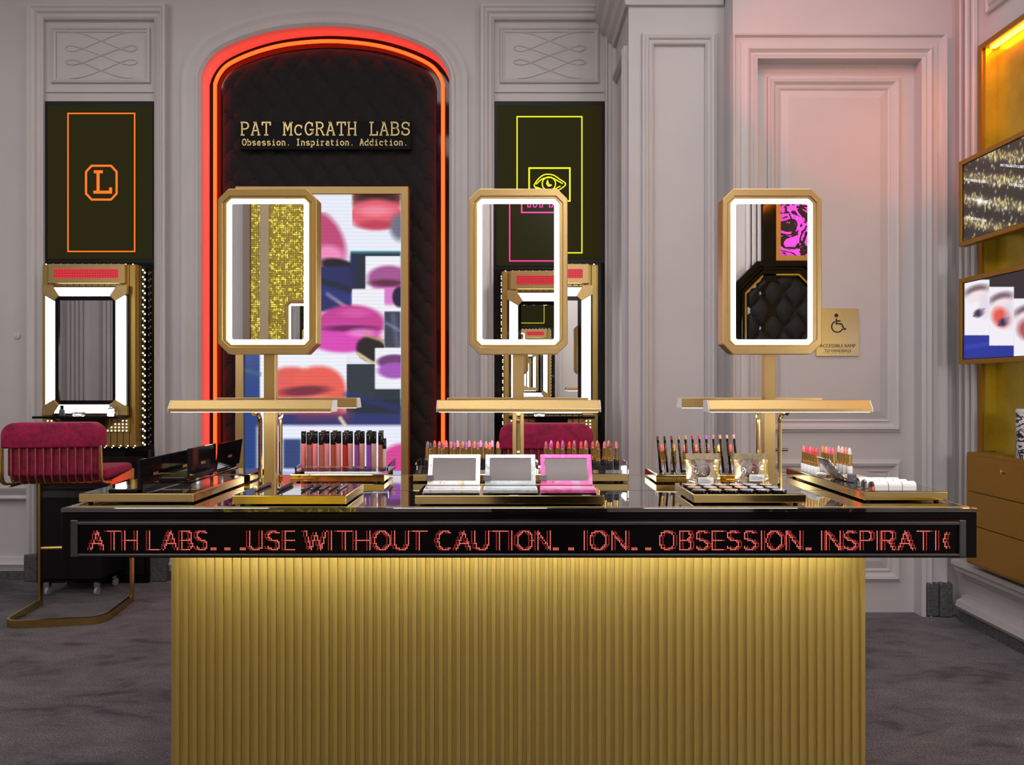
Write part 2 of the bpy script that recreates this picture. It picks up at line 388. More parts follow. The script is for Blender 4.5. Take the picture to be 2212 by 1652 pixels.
# --- the two niches' frames and the carved panels over them (and the one behind the camera)
NXC = [(-2.72, 1), (X_(1187, YW), 1)]
CAS = [(0, 0), (0, .03), (.012, .04), (.018, .028), (.036, .034), (.046, .05), (.06, .054), (.07, .064), (.088, .064), (.09, 0)]
def scroll():
    A = [(432, 195), (520, 210), (622, 248), (735, 295), (795, 311), (830, 300), (833, 287), (800, 277), (735, 296), (622, 335), (510, 379),
         (450, 391), (415, 383), (412, 369), (450, 360), (510, 378), (622, 425), (730, 462), (815, 473)]
    A = catmull([((a-622)*.3632*AS, (b-335)*.3632*AS) for a, b in A], 5)
    return A, [(-a, b) for a, b in A]
def niche(xc, pt, ytop=3.69):
    path = [(xc-.365, 0), (xc-.365, ytop), (xc+.365, ytop), (xc+.365, 0)]
    trim(MB().sweep(path, CAS, pt, sgn=1), M_WALL)
    # carved panel over the screen
    mb = MB().sweep(rect(xc-.328, xc+.328, 3.278, 3.649), [(0, .004), (.004, .016), (.014, .020), (.02, .010), (.03, .006)], pt, closed=True, sgn=1)
    mb.sweep([(xc-.36, 3.215), (xc+.36, 3.215)], [(0, 0), (.004, .012), (.014, .012), (.018, 0)], pt)
    trim(mb, M_WALL)
    mb = MB()
    for L in scroll(): mb.tube([pt(xc+a, 3.466-b, .003) for a, b in L], .0042, 5)
    trim(mb, M_WALL, smooth=True)
    for s in (-1, 1):
        x = xc+s*.41
        trim(MB().box(*[sorted((pt(x-.055, 0, 0)[i], pt(x+.055, 0, .075)[i]))[k] for i in (0, 1) for k in (0, 1)], 0, .178), M_STONE, bev=.006)
for xc, _ in NXC: niche(xc, back(YW))
niche(.235, opp(YO))

# --- pilaster between the right niche and the door
PX0, PX1 = X_(1358, YP), X_(1583, YD)+.02
struct('wall_pilaster', MB().box(PX0, PX1, YP, YW+.2, 0, ZC), M_WALL)
PANEL = [(0, 0), (0, .016), (.006, .022), (.014, .014), (.026, .017), (.034, .028), (.048, .032), (.056, .024), (.066, .022), (.068, 0)]
px = [X_(1411, YP), X_(1522, YP), .25, Z_(99, YP)]
trim(MB().sweep(rect(*px), PANEL, back(YP), closed=True, sgn=-1), M_WALL)
trim(MB().sweep(rect(YP+.10, YW-.12, .25, Z_(110, YP)), [(a*.8, b) for a, b in PANEL], side(PX0), closed=True, sgn=-1), M_WALL)
CROWN = [(0, 0), (0, .02), (.03, .03), (.05, .05), (.09, .065), (.11, .09), (.16, .10), (.20, .13), (.24, .14), (.26, 0)]
def crown_pt(u, v, h): return (PX0-h if u < 0 else u, YP-h if u >= 0 else YP-h-u, v)
mb = MB(); zc = Z_(14, YP)
n = len(CROWN); vs = []
for (x, y, sx) in ((PX0, YW, 0), (PX0, YP, 1), (PX1-.03, YP, 2)):
    for o_, h in CROWN:
        vs.append((x-h if sx < 2 else x, y-(h if sx > 0 else 0), zc+o_))
fs = [(i*n+j, i*n+j+1, (i+1)*n+j+1, (i+1)*n+j) for i in (0, 1) for j in range(n-1)]
trim(mb.add(vs, fs+[tuple(range(2*n, 3*n))]), M_WALL)
trim(MB().box(PX0-.02, PX1, YP-.02, YP, 0, .17), M_STONE)

# --- door wall with casing and panelled door
DX0, DX1, DZ = X_(1636, YD-.03), X_(1990, YD-.03), Z_(127, YD-.03)     # casing opening
YL = 3.93                                                # face of the door leaf
mb = MB().box(PX1-.02, DX0-.02, YD, YD+.3, 0, ZC).box(DX1+.02, XR+.25, YD, YD+.3, 0, ZC).box(DX0-.02, DX1+.02, YD, YD+.3, DZ+.02, ZC)
struct('wall_door', mb, M_WALL)
DC = [(0, -.04), (0, .035), (.02, .04), (.026, .03), (.034, .03), (.05, .045), (.056, .036), (.07, .03), (.09, .03), (.094, .022), (.12, .026), (.128, .04), (.138, .042), (.142, 0)]
trim(MB().sweep([(DX0, 0), (DX0, DZ), (DX1, DZ), (DX1, 0)], DC, back(YD), sgn=1), M_WALL)
for x0, x1, yy in ((X_(2003, 3.85), X_(2029, 3.85), 3.845), (X_(2029, 3.85), X_(2056, 3.85), 3.835)):
    trim(MB().box(x0, x1, yy, YD, 0, Z_(1258, 3.85)), M_STONE, bev=.008)
door = MB().box(DX0-.015, DX1+.015, YL, YL+.05, 0, DZ+.01).build('door_1', M_WALL); door['kind'] = 'structure'
DP = [(0, -.012), (.004, .004), (.014, .010), (.018, .002), (.03, .006), (.044, .020), (.058, .024), (.066, .014), (.074, .012), (.078, 0)]
for (xa, xb, ya, yb) in ((1686, 1915, 196, 904), (1686, 1915, 1022, 1226)):
    r = rect(X_(xa, YL), X_(xb, YL), Z_(yb, YL), Z_(ya, YL))
    MB().sweep(r, DP, back(YL), closed=True, sgn=-1).build('panel_moulding', M_WALL, door)
    i = .042
    ri = rect(r[0][0]+i, r[1][0]-i, r[0][1]+i, r[2][1]-i)
    mb = MB(); vs = [back(YL)(u, v, .001) for u, v in r]+[back(YL)(u, v, .012) for u, v in ri]
    mb.add(vs, [(4, 5, 6, 7)]+[(k, (k+1) % 4, 4+(k+1) % 4, 4+k) for k in range(4)]).build('raised_panel', M_WALL, door)
lz = Z_(969, YL)
h = MB().tube([(X_(1664, YL), YL, lz), (X_(1664, YL), YL-.05, lz), (X_(1671, YL), YL-.062, lz), (X_(1701, YL-.06), YL-.062, lz)], .0085, 8)
h.lathe([(.001, 0), (.025, 0), (.025, .008), (.001, .008)], 16)
h.v[-64:] = [(X_(1664, YL)+v[0], YL-v[2], lz+v[1]) for v in h.v[-64:]]
h.build('door_handle', mat('bronze', (.32, .24, .17), .3, metal=1), door, smooth=True)

# accessibility sign on the door
sy = YL-.001
sg = thing('door_sign', 'square brushed brass sign with black wheelchair symbol on the panelled door', 'sign', (X_(1806, sy), sy, Z_(769, sy)), absolute=True)
sx0, sx1, sz0, sz1 = X_(1760, sy), X_(1852, sy), Z_(769, sy), Z_(667, sy)
MB().box(sx0, sx1, sy-.020, sy-.012, sz0, sz1).build('plate', mat('brushed_brass', (.60, .50, .30), .3, metal=.9, noise=(40, .12, (60, 1, 1))), sg, bev=.001)
M_INK = mat('black_ink', (.01, .01, .01), .5)
u = YL/F; cx_, cz_ = X_(1806, sy), Z_(698, sy); q = back(sy-.020)
def wp(a, b): return (cx_+a*u, cz_-b*u)
mb = MB()
strokes(mb, [[wp(-3, -9), wp(-3, 2), wp(8, 2), wp(14, 14), wp(18, 12)], [wp(-3, -4), wp(6, -4)]], 3.0*u, q, 0, .001)
strokes(mb, [[wp(a, b) for a, b in arc(-1, 8, 12, 12, 22, 246, 20)]], 2.8*u, q, 0, .001)
mb.prism([wp(a, b) for a, b in arc(-3, -16, 4.2, 4.2, 0, 330, 11)], q, 0, .001)
mb.build('wheelchair_symbol', M_INK, sg)
for body, yy, wpx in (('ACCESSIBLE RAMP', 747, 76), ('TO HANDBAGS', 757, 57)):
    me = text_mesh(body, .03)
    w = max(v.co.x for v in me.vertices)-min(v.co.x for v in me.vertices); k = wpx*u/w
    o = link('lettering', me, M_INK, sg); o.rotation_euler = (math.pi/2, 0, 0); o.scale = (k, k*1.08, 1)
    o.location = (0, -.0206, Z_(yy, sy)-.5*7.5*u-sz0+.0005)
mb = MB()
for i in range(26):
    if i % 7 != 6: mb.box(cx_+(i-13)*2.3*u-.0015, cx_+(i-13)*2.3*u+.0015, sy-.0215, sy-.020, Z_(761.5+(i*5 % 3), sy)-.0015, Z_(761.5+(i*5 % 3), sy)+.0015)
mb.build('braille', M_GREYPL, sg, stuff=True)

# --- right wall: skirting, mouldings, panel above the shelves
struct('wall_right', MB().box(XR+.07, XR+.3, YO, YD+.1, 0, ZC).box(XR, XR+.1, 3.69, YD+.1, 0, ZC).box(XR, XR+.1, YO, 3.69, 0, .93).box(XR, XR+.1, YO, 3.69, 3.085, ZC), M_WALL)
for z0, prof, m in ((0, [(0, 0), (0, .045), (.06, .045), (.06, 0)], M_STONE),
                    (.062, [(0, 0), (0, .05), (.02, .062), (.05, .055), (.06, .03), (.075, .025), (.08, 0)], M_WALL),
                    (.235, [(0, 0), (0, .02), (.02, .03), (.04, .065), (.06, .07), (.075, .085), (.10, .085), (.105, 0)], M_WALL)):
    trim(MB().sweep([(YO, z0), (3.80, z0)], prof, side(XR), sgn=1), m)
for k, (ya, yb, h) in enumerate(((3.70, 3.725, .03), (3.735, 3.75, .045), (3.755, 3.79, .022), (3.80, 3.815, .035))):
    trim(MB().box(XR-h, XR, ya, yb, .34, ZC), M_WALL, bev=.006)
trim(MB().sweep(rect(.2, 3.62, 3.22, 4.1), PANEL, side(XR), closed=True, sgn=1), M_WALL)
# shelving recess lined with gold sheet
M_OLIVE = mat('gold_sheet', (.60, .44, .04), .25, metal=.55, noise=(6, .18))
trim(MB().box(XR+.055, XR+.07, YO, 3.69, .93, 3.085), M_OLIVE)
trim(MB().box(XR-.012, XR+.06, 3.66, 3.69, .93, 3.085).box(XR-.012, XR+.06, YO, 3.6599, 3.055, 3.085), M_GOLD_D)
trim(MB().box(XR+.0, XR+.056, 3.645, 3.66, .94, 3.055), M_OLIVE)
trim(MB().box(XR+.012, XR+.04, .2, 3.63, 3.045, 3.0545), mat('amber_strip', (1, .4, .05), .5, emit=30, ecol=(1, .24, .012)))
struct('wall_left', MB().box(XL-.1, XL, YO, YW+.2, 0, ZC), M_WALL)

# ============================================================ WALL BEHIND THE CAMERA (seen in the mirrors)
struct('wall_front', MB().box(XL, XR+.25, YO-.2, YO, 0, ZC), M_WALL)
D = 2*2.0-YO
def XO(px, d=D): return (px-CX)*d/F
def ZO(py, d=D): return EYE-(py-CY)*d/F
for k, x in enumerate((-7.1, -6.55, -6.05, -5.55, -4.7)):
    mb = MB().box(x-.16, x+.16, YO, YO+.05, 0, ZC)
    for j in range(5): mb.box(x-.14+j*.06, x-.11+j*.06, YO, YO+.075, .2, ZC)
    trim(mb, M_WALL)

# ============================================================ DISPLAY COUNTER
HT = .98; Y1, Y2 = 1.771, 2.412; CXC = .0185; CX0, CX1 = CXC-1.1695, CXC+1.1695
ZB = Z_(1205, Y1)
ct = thing('display_counter', 'long black glass display counter with ribbed gold base and red message strip', 'counter', (CXC, 2.09, 0), absolute=True)
YS = 2.062
gt = MB().box(CX0, CX1, Y1, YS-.0015, HT-.012, HT).build('glass_top', M_GLASSBLK, ct, bev=.0015)
MB().box(CX0, CX1, YS+.0015, Y2, HT-.012, HT).build('glass_top', M_GLASSBLK, ct, bev=.0015)
g = .012; gw = .007
mb = MB()
for (a, b, c, d) in ((CX0+g, CX1-g, Y1+g, Y1+g+gw), (CX0+g, CX0+g+gw, Y1+g+gw, Y2-g), (CX1-g-gw, CX1-g, Y1+g+gw, Y2-g), (CX0+g, CX1-g, Y2-g-gw, Y2-g)):
    mb.box(a, b, c, d, HT-.002, HT+.0006)
mb.build('gold_inlay', M_GOLD, ct)
MB().box(CX0+.001, CX1-.001, Y1+.001, Y2-.001, ZB, HT-.012).build('edge_band', mat('edge_lacquer', (.004, .003, .003), .12, spec=.15), ct, bev=.002)
# message display
hx0, hx1 = X_(160, Y1), X_(2052, Y1)
hz0, hz1 = Z_(1200, Y1), Z_(1121, Y1)
dp = MB().box(hx0, hx1+.02, Y1-.010, Y1+.002, hz0, hz1).build('message_display', mat('display_black', (.003, .002, .003), .25, spec=.1), ct, bev=.0015)
q0 = MB(); q0.box(hx0+.017, hx1+.015, Y1-.0155, Y1-.009, hz1-.012, hz1-.004); q0.build('rail', M_ALU, dp, off=(CXC, 2.09, 0), bev=.001)
q0 = MB(); q0.box(hx0+.017, hx1+.015, Y1-.0155, Y1-.009, hz0+.002, hz0+.008); q0.build('rail', M_ALU, dp, off=(CXC, 2.09, 0), bev=.001)
for xx in (hx0, hx1+.015):
    MB().box(xx, xx+.017, Y1-.016, Y1-.009, hz0, hz1).build('end_cap', M_ALU, dp, off=(CXC, 2.09, 0), bev=.0015)
SANS = {
 'A': (1.0, [[(0, 0), (.5, 1), (1, 0)], [(.2, .36), (.8, .36)]]), 'T': (.95, [[(0, 1), (1, 1)], [(.5, 1), (.5, 0)]]),
 'H': (.95, [[(0, 0), (0, 1)], [(1, 0), (1, 1)], [(0, .5), (1, .5)]]), 'L': (.75, [[(0, 1), (0, 0), (1, 0)]]),
 'B': (.8, [[(0, 0), (0, 1), (.6, 1)]+arc(.6, .76, .34, .24, 90, -90)+[(0, .52), (.62, .52)]+arc(.62, .26, .38, .26, 90, -90)+[(0, 0)]]),
 'S': (.8, [arc(.5, .76, .46, .24, 30, 250)+arc(.5, .26, .48, .26, 80, -150)]),
 'U': (.9, [[(0, 1), (0, .3)]+arc(.5, .32, .5, .32, 180, 360)+[(1, 1)]]),
 'E': (.7, [[(1, 1), (0, 1), (0, 0), (1, 0)], [(0, .52), (.9, .52)]]),
 'W': (1.4, [[(0, 1), (.25, 0), (.5, .9), (.75, 0), (1, 1)]]), 'I': (.12, [[(.5, 0), (.5, 1)]]),
 'O': (1.05, [arc(.5, .5, .5, .5, 0, 360, 28)]), 'C': (.95, [arc(.55, .5, .55, .5, 50, 310, 20)]),
 'N': (.95, [[(0, 0), (0, 1), (1, 0), (1, 1)]]), 'P': (.8, [[(0, 0), (0, 1), (.6, 1)]+arc(.6, .74, .4, .26, 90, -90)+[(0, .48)]]),
 'R': (.85, [[(0, 0), (0, 1), (.6, 1)]+arc(.6, .75, .36, .25, 90, -90)+[(0, .5)], [(.5, .5), (1, 0)]]),
 '(': (.45, [arc(1.5, .5, 1.0, .5, 120, 240, 10)])}
PITCH = 3.33
def led(word, x0, x1, ghost):
    """dot columns (px) of a word stretched from x0 to x1"""
    gap = .34; tot = sum(SANS[c][0] for c in word)+gap*(len(word)-1); k = (x1-x0-6)/tot; x = x0+(6 if ghost < 0 else 0)
    br, dm = set(), set()
    for c in word:
        w, L = SANS[c]
        for l in L:
            for (a, b) in zip(l[:-1], l[1:]):
                for t in np.linspace(0, 1, 40):
                    gx = round((x+(a[0]+(b[0]-a[0])*t)*w*k)/PITCH); gy = round((a[1]+(b[1]-a[1])*t)*12)
                    br.add((gx, gy)); dm.add((gx+ghost, gy))
        x += (w+gap)*k
    return br, dm-br
br, dm = set(), set()
for w_, a_, b_, g_ in (('ATH', 191, 296, -2), ('LABS', 317, 448, -2), ('USE', 533, 637, -2), ('WITHOUT', 655, 922, -2), ('CAUTION', 941, 1190, -2),
                    ('ION', 1259, 1358, 2), ('OBSESSION', 1424, 1735, 2), ('INSPIRATI(', 1772, 2052, 2)):
    b1, d1 = led(w_, a_, b_, g_); br |= b1; dm |= d1
for xd in (455, 487, 519, 1197, 1229, 1365, 1396, 1740):
    for i in range(4):
        for j in (0, 1): br.add((round(xd/PITCH)+i, j))
dm -= br
for S, m, r in ((br, M_REDLED, 1.15), (dm, M_REDLED2, 1.0)):
    mb = MB(); yd = Y1-.0105; k = yd/F
    for gx, gy in sorted(S):
        x, z = X_(gx*PITCH, yd), Z_(1187-gy*PITCH, yd)
        mb.add([(x+math.cos(t)*r*k, yd, z+math.sin(t)*r*k) for t in [i*math.pi/3 for i in range(6)]], [(0, 1, 2, 3, 4, 5)])
    mb.build('led_dots', m, dp, off=(CXC, 2.09, 0), stuff=True)
# ribbed base
YF = 1.93; bx0, bx1 = X_(369, YF), X_(1869, YF)
MB().box(bx0+.002, bx1-.002, YF+.008, 2.30, 0, ZB).build('base_core', M_SLAT, ct)
n = 79; p = (bx1-bx0)/n
sl = MB().prism([(0, .008), (0, .0025), (p*.46, .0025), (p*.52, -.003), (p*.95, -.003), (p*.985, .008)], lambda u_, v_, a: (u_, v_, a), 0, ZB).mesh('slat')
for i in range(n): link('slat', sl, M_SLAT, ct, loc=(bx0+i*p-CXC, YF-2.09, 0))
M_STRIP = mat('counter_strip_light', (1, 1, 1), .5, emit=34, ecol=(1, .92, .76))
MB().box(CXC-.93, CXC+.93, 1.845, 1.862, ZB-.006, ZB).build('under_light', M_STRIP, ct)

TZ0, TZ1 = HT+.004, HT+.0275
# ============================================================ LIT MIRROR STANDS
def mirror_head(t, z0, y0, mirror_sub=True):
    """octagonal lit mirror, centre at local x 0, z z0; front face at local y y0 (faces -y)"""
    pt = lambda u_, v_, a: (u_, a, v_); hw, hh = .1425, .2385
    fr = MB().ring(octo(0, z0, hw, hh, .030), octo(0, z0, hw-.014, hh-.022, .02), pt, y0, y0+.05)
    fr.ring(octo(0, z0, hw-.013, hh-.021, .021), octo(0, z0, hw-.0245, hh-.0285, .0125), pt, y0+.002, y0+.05)
    fr.prism(octo(0, z0, hw-.006, hh-.006, .03), pt, y0+.04, y0+.05)
    fr.build('frame', M_GOLD, t, bev=.002)
    MB().ring(octo(0, z0, hw-.0240, hh-.0280, .013), octo(0, z0, hw-.0385, hh-.0425, .004), pt, y0+.0050, y0+.012).build('light_ring', M_LED, t)
    MB().prism(octo(0, z0, hw-.0375, hh-.0415, .004), pt, y0+.0054, y0+.011).build('mirror_glass', M_MIRROR, t)
stand = thing('mirror_stand', '', 'mirror stand', (-.705, 2.03, HT), 'lit mirror stands on the counter')
def zl(z): return z-HT
mirror_head(stand, zl(1.62), -.03)
MB().box(-.0165, .0165, -.012, .012, 0, zl(1.40)).build('post', M_GOLD, stand, bev=.001)
MB().box(-.05, .05, .004, .10, 0, .004).build('foot_plate', M_BRASS, stand, bev=.001)
for s, yb in ((-1, -.136), (1, .17)):
    yt = s*.085
    MB().tube([(0, yt, .004 if s > 0 else TZ1-HT+.0005), (0, yt, zl(1.185))]+[(0, yt+s*.03*(1-math.cos(a)), zl(1.185)+.03*math.sin(a)) for a in (.4, .8, 1.2, 1.57)]+[(0, yb, zl(1.2155))], .006, 8).build('arm', M_BRASS, stand, smooth=True)
    pf = [(yb-s*.028, zl(1.2205)), (yb+s*.028, zl(1.2205)), (yb+s*.028, zl(1.229)), (yb+s*.012, zl(1.252)), (yb-s*.028, zl(1.252))]
    if s > 0: pf = pf[::-1]
    lamp = MB().prism(pf, lambda u_, v_, a: (a, u_, v_), -.219, .219).build('lamp_bar', M_GOLD, stand, bev=.001)
    MB().box(-.214, .214, yb-.024, yb+.024, zl(1.2198), zl(1.2204)).build('diffuser', M_TASK, lamp)
    for e in (-1, 1):
        MB().prism([(a*.96+yb*.04, b) for a, b in pf], lambda u_, v_, a: (a, u_, v_), e*.219, e*.2215).build('end_cap', M_WHITE, lamp)
stand['label'] = 'gold lit mirror stand by the upright lip gloss tubes, at the left of the counter'
for x, lb in ((.018, 'gold lit mirror stand behind the three open palettes, centre of the counter'), (.75, 'gold lit mirror stand behind the round shadow pots, at the right of the counter')):
    c = copy_tree(stand, label=lb); c.location = (x, 2.03, HT)

# ============================================================ TRAYS
def tray(x0, x1, y0, y1, label):
    t = thing('display_tray', label, 'tray', ((x0+x1)/2, (y0+y1)/2, HT), 'brass display trays on the counter', absolute=True)
    MB().box(x0, x1, y0, y1, TZ0, TZ1-.001).build('brass_body', M_BRASS, t, bev=.0012)
    MB().box(x0+.004, x1-.004, y0+.004, y1-.004, TZ1-.003, TZ1).build('glass_inset', M_GLASSBLK, t)
    for i in (x0+.02, x1-.02):
        for j in (y0+.02, y1-.02): MB().lathe([(.006, 0), (.006, .005)], 8, (i, j, HT)).build('foot', M_SATBLK, t)
    return t
tray(-1.143, -.841, 1.832, 2.18, 'brass tray holding the four open black palettes at the left end')
tray(-1.14, -.838, 2.222, 2.376, 'empty brass tray behind the black palettes, mostly hidden')
tray(-.726, -.43, 1.80, 2.012, 'brass tray with seven cosmetic pencils lying on it')
tray(-.707, -.407, 2.212, 2.376, 'brass tray under the lip gloss tubes')
tray(-.252, .240, 1.80, 1.99, 'wide brass tray under the three open patterned palettes')
tray(-.317, .373, 2.22, 2.376, 'long brass tray under the two acrylic lipstick stands')
tray(.476, .771, 1.82, 2.03, 'brass tray with round eyeshadow pots and two gold pouches')
tray(.457, .757, 2.20, 2.39, 'brass tray with upright lip pencils in front of lipsticks')
tray(.943, 1.168, 1.86, 2.39, 'long brass tray at the right end with white cartons and lipsticks')

# ============================================================ PRODUCTS
def lipstick_parts(t, base_m, col_m, s=1.):
    MB().lathe([(.0090, 0), (.0092, .001), (.0092, .026), (.0085, .027)], 14).build('base', base_m, t, smooth=True)
    MB().lathe([(.0095, .0265), (.0095, .030), (.0078, .0305), (.0078, .036), (.0068, .0365), (.0068, .066*s), (.0062, .0665*s)], 14).build('tube', M_BRASS, t, smooth=True)
    b = MB(); n = 12; k0 = .066*s; rings = [(.0056, k0), (.0056, k0+.008), (.0053, k0+.012), (.0042, k0+.016), (.0026, k0+.0195), (.0008, k0+.0212)]
    b.lathe(rings, n)
    b.v = [(v[0], v[1], v[2]+(v[1]*.55 if v[2] > k0+.009 else 0)) for v in b.v]
    b.build('bullet', col_m, t, smooth=True)
def colmat(c, pre='lip', rough=.35): return mat('%s_%d_%d_%d' % ((pre,)+tuple(c)), rgb(*c), rough, coat=.1)
def cname(c):
    names = {'grey taupe': (130, 112, 118), 'dark grey': (70, 66, 84), 'coral': (232, 100, 84), 'rose': (214, 96, 110), 'plum': (110, 62, 92), 'light pink': (232, 140, 158),
      'orange': (228, 92, 58), 'violet': (130, 84, 160), 'magenta': (206, 46, 138), 'red': (206, 34, 34), 'brown': (142, 74, 62), 'peach': (238, 162, 130),
      'mauve': (176, 104, 140), 'lilac': (190, 140, 205), 'nude': (222, 172, 150), 'yellow': (212, 190, 70), 'off-white': (236, 226, 220), 'hot pink': (226, 40, 128), 'dark brown': (88, 52, 44), 'pearl pink': (224, 176, 200)}
    return min(names, key=lambda k: sum((a-b)**2 for a, b in zip(names[k], c)))
PROTO = {}
def lipstick(loc, c, base_m, label, group, s=1.):
    k = (base_m.name, s)
    if k not in PROTO:
        t = thing('lipstick', label, 'lipstick', loc, group); lipstick_parts(t, base_m, colmat(c), s); PROTO[k] = t; PROTO[k, c] = [q for q in t.children if q.name.startswith('bullet')][0].data; return t
    src = PROTO[k]; t = src.copy(); COL.objects.link(t); t.location = loc; t['label'] = label; t['group'] = group
    for ch in src.children:
        o = ch.copy(); COL.objects.link(o); o.parent = t
        if ch.name.startswith('bullet'):
            kk = (k, c)
            if kk not in PROTO: me = ch.data.copy(); me.materials.clear(); me.materials.append(colmat(c)); PROTO[kk] = me
            o.data = PROTO[kk]
    return t
def an(w): return ('an ' if w[0] in 'aeiou' else 'a ')+w
ROWS = {
 'left': dict(x=-.2776, mid=[(140, 112, 112), (216, 90, 92), (222, 104, 110), (228, 96, 66), (228, 104, 76), (222, 120, 112), (222, 120, 124)],
   front=[(64, 62, 80), (110, 66, 84), (150, 82, 128), (130, 84, 150), (140, 82, 120), (196, 96, 96)],
   back=[(222, 96, 96), (232, 110, 140), (236, 146, 168), (226, 120, 160), (220, 124, 178), (196, 148, 208)]),
 'right': dict(x=.112, mid=[(150, 60, 62), (212, 60, 70), (196, 36, 34), (200, 44, 40), (176, 76, 70), (216, 110, 110), (222, 106, 110)],
   front=[(170, 36, 110), (140, 52, 90), (132, 66, 62), (150, 78, 70), (140, 50, 46), (120, 62, 48)],
   back=[(216, 90, 170), (206, 44, 140), (206, 60, 128), (222, 90, 130), (214, 110, 116), (220, 122, 128)])}
for sd, R in ROWS.items():
    x0, x1 = (R['x']-.034, R['x']+.262)
    bl = thing('lipstick_holder', 'clear acrylic lipstick holder on the %s half of the long tray' % sd, 'holder', ((x0+x1)/2, 2.28, TZ1), 'acrylic lipstick holders', absolute=True)
    zt = TZ1+.036
    MB().prism([(2.229, TZ1+.0005), (2.229, TZ1+.028), (2.24, zt), (2.345, zt), (2.345, TZ1+.0005)][::-1], lambda u_, v_, a: (a, u_, v_), x0, x0+.006).build('side_panel', M_ACRYL, bl)
    MB().prism([(2.229, TZ1+.0005), (2.229, TZ1+.028), (2.24, zt), (2.345, zt), (2.345, TZ1+.0005)][::-1], lambda u_, v_, a: (a, u_, v_), x1-.006, x1).build('side_panel', M_ACRYL, bl)
    MB().box(x0+.0065, x1-.0065, 2.229, 2.234, TZ1+.0005, TZ1+.026).build('front_panel', M_ACRYL, bl)
    MB().box(x0+.0065, x1-.0065, 2.2345, 2.345, TZ1+.0005, TZ1+.0115).build('floor_panel', M_ACRYL, bl)
    for nm, yy, dx, kk in (('front', 2.247, .013, 6), ('mid', 2.283, 0, 7), ('back', 2.320, .019, 6)):
        for i, c in enumerate(R[nm]):
            lipstick((R['x']+dx+i*.0385, yy, TZ1+.012), c, M_SATBLK, '%s lipstick, %s from left in the %s row of the %s holder' % (cname(c), ORD[i], {'mid': 'middle'}.get(nm, nm), sd), 'gold lipsticks in the acrylic holders')
# lipsticks behind the pencils
CL = [(226, 110, 116), (210, 188, 70), (214, 112, 112), (226, 140, 136), (226, 82, 44), (230, 150, 140), (220, 110, 120)]
for r_, yy in enumerate((2.30, 2.335)):
    for i in range(7):
        c = CL[(i*3+r_*2+(0 if i != 1 else 1)) % 7] if not (r_ == 0 and i == 1) else (210, 188, 70)
        if r_ == 1 and i > 4: c = (206, 70, 170)
        lipstick((.495+i*.038+r_*.012, yy, TZ1), c, M_ACRYL, '%s lipstick behind the lip pencils, %s from left in the %s row' % (cname(c), ORD[i], ('front', 'back')[r_]), 'gold lipsticks behind the pencils', .98)
# white-based lipsticks on the right tray
CW = [[(206, 70, 66), (214, 54, 46), (204, 92, 104), (222, 40, 116), (222, 120, 84)], [(214, 100, 100), (216, 90, 140), (226, 146, 110), (224, 130, 92)], [(232, 222, 214), (232, 140, 140), (236, 190, 188), (232, 196, 188)]]
for k, (xx, L) in enumerate(zip((.968, 1.026, 1.078), CW)):
    for i, c in enumerate(L):
        yy = 2.205+i*.0245+(.012 if k else 0)
        lipstick((xx, yy, TZ1), c, M_WHITE, '%s white-based lipstick, %s from the front in the %s column' % (cname(c), ORD[i], ('left', 'middle', 'right')[k]), 'white-based lipsticks', .95)
# lip gloss
GX = -.6675+.0125
gh = thing('gloss_holder', 'clear acrylic block holding the lip gloss tubes', 'holder', (-.56, 2.29, TZ1), absolute=True)
MB().box(-.695, -.405+.008, 2.222, 2.227, TZ1+.0005, TZ1+.022).build('front_panel', M_ACRYL, gh)
MB().box(-.695, -.397, 2.2275, 2.368, TZ1+.0005, TZ1+.007).build('floor_panel', M_ACRYL, gh)
for x in (-.695, -.402): MB().prism([(2.2275, TZ1+.0075), (2.2275, TZ1+.022), (2.368, TZ1+.034), (2.368, TZ1+.0075)][::-1], lambda u_, v_, a: (a, u_, v_), x, x+.005).build('side_panel', M_ACRYL, gh)
GC = {'front': [(150, 84, 74), (168, 88, 74), (158, 70, 52), (176, 36, 26), (140, 66, 130), (132, 74, 168), (156, 92, 84)],
      'middle': [(222, 110, 98), (226, 136, 146), (222, 146, 150), (230, 156, 146), (228, 160, 160), (232, 170, 156), (232, 184, 166)],
      'back': [(212, 66, 84), (216, 108, 96), (222, 120, 120), (212, 62, 34), (222, 140, 96), (196, 110, 150), (214, 120, 110)]}
gn = {'front': (2.242, .0), 'middle': (2.282, -.0295), 'back': (2.320, -.013)}
gp = None
for nm in ('front', 'middle', 'back'):
    for i, c in enumerate(GC[nm]):
        yy, dx = gn[nm]; lb = '%s lip gloss, %s from left in the %s row of tubes' % (cname(c), ORD[i], nm); loc = (GX+dx+i*.0385, yy, TZ1+.0075)
        cm = mat('gloss_%d_%d_%d' % c, rgb(*c), .12, coat=.6, spec=.6)
        if gp is None:
            gp = t = thing('lip_gloss', lb, 'lip gloss', loc, 'lip gloss tubes')
            MB().lathe([(.0070, 0), (.0083, .001), (.0083, .084), (.006, .085)], 14).build('vial', cm, t, smooth=True)
            MB().lathe([(.0082, .0855), (.0082, .1235), (.0076, .125)], 14).build('cap', M_BLACK, t, smooth=True)
        else:
            t = gp.copy(); COL.objects.link(t); t.location = loc; t['label'] = lb
            for ch in gp.children:
                o = ch.copy(); COL.objects.link(o); o.parent = t
                if ch.name.startswith('vial'): o.data = ch.data.copy(); o.data.materials.clear(); o.data.materials.append(cm)
t = thing('lip_gloss', 'short cream lip gloss with dark cap, alone at the right of the gloss tubes', 'lip gloss', (-.4125, 2.243, TZ1+.0075), 'lip gloss tubes')
MB().lathe([(.0060, 0), (.0066, .001), (.0066, .070), (.005, .071)], 14).build('vial', colmat((226, 208, 186), 'gloss2', .15), t, smooth=True)
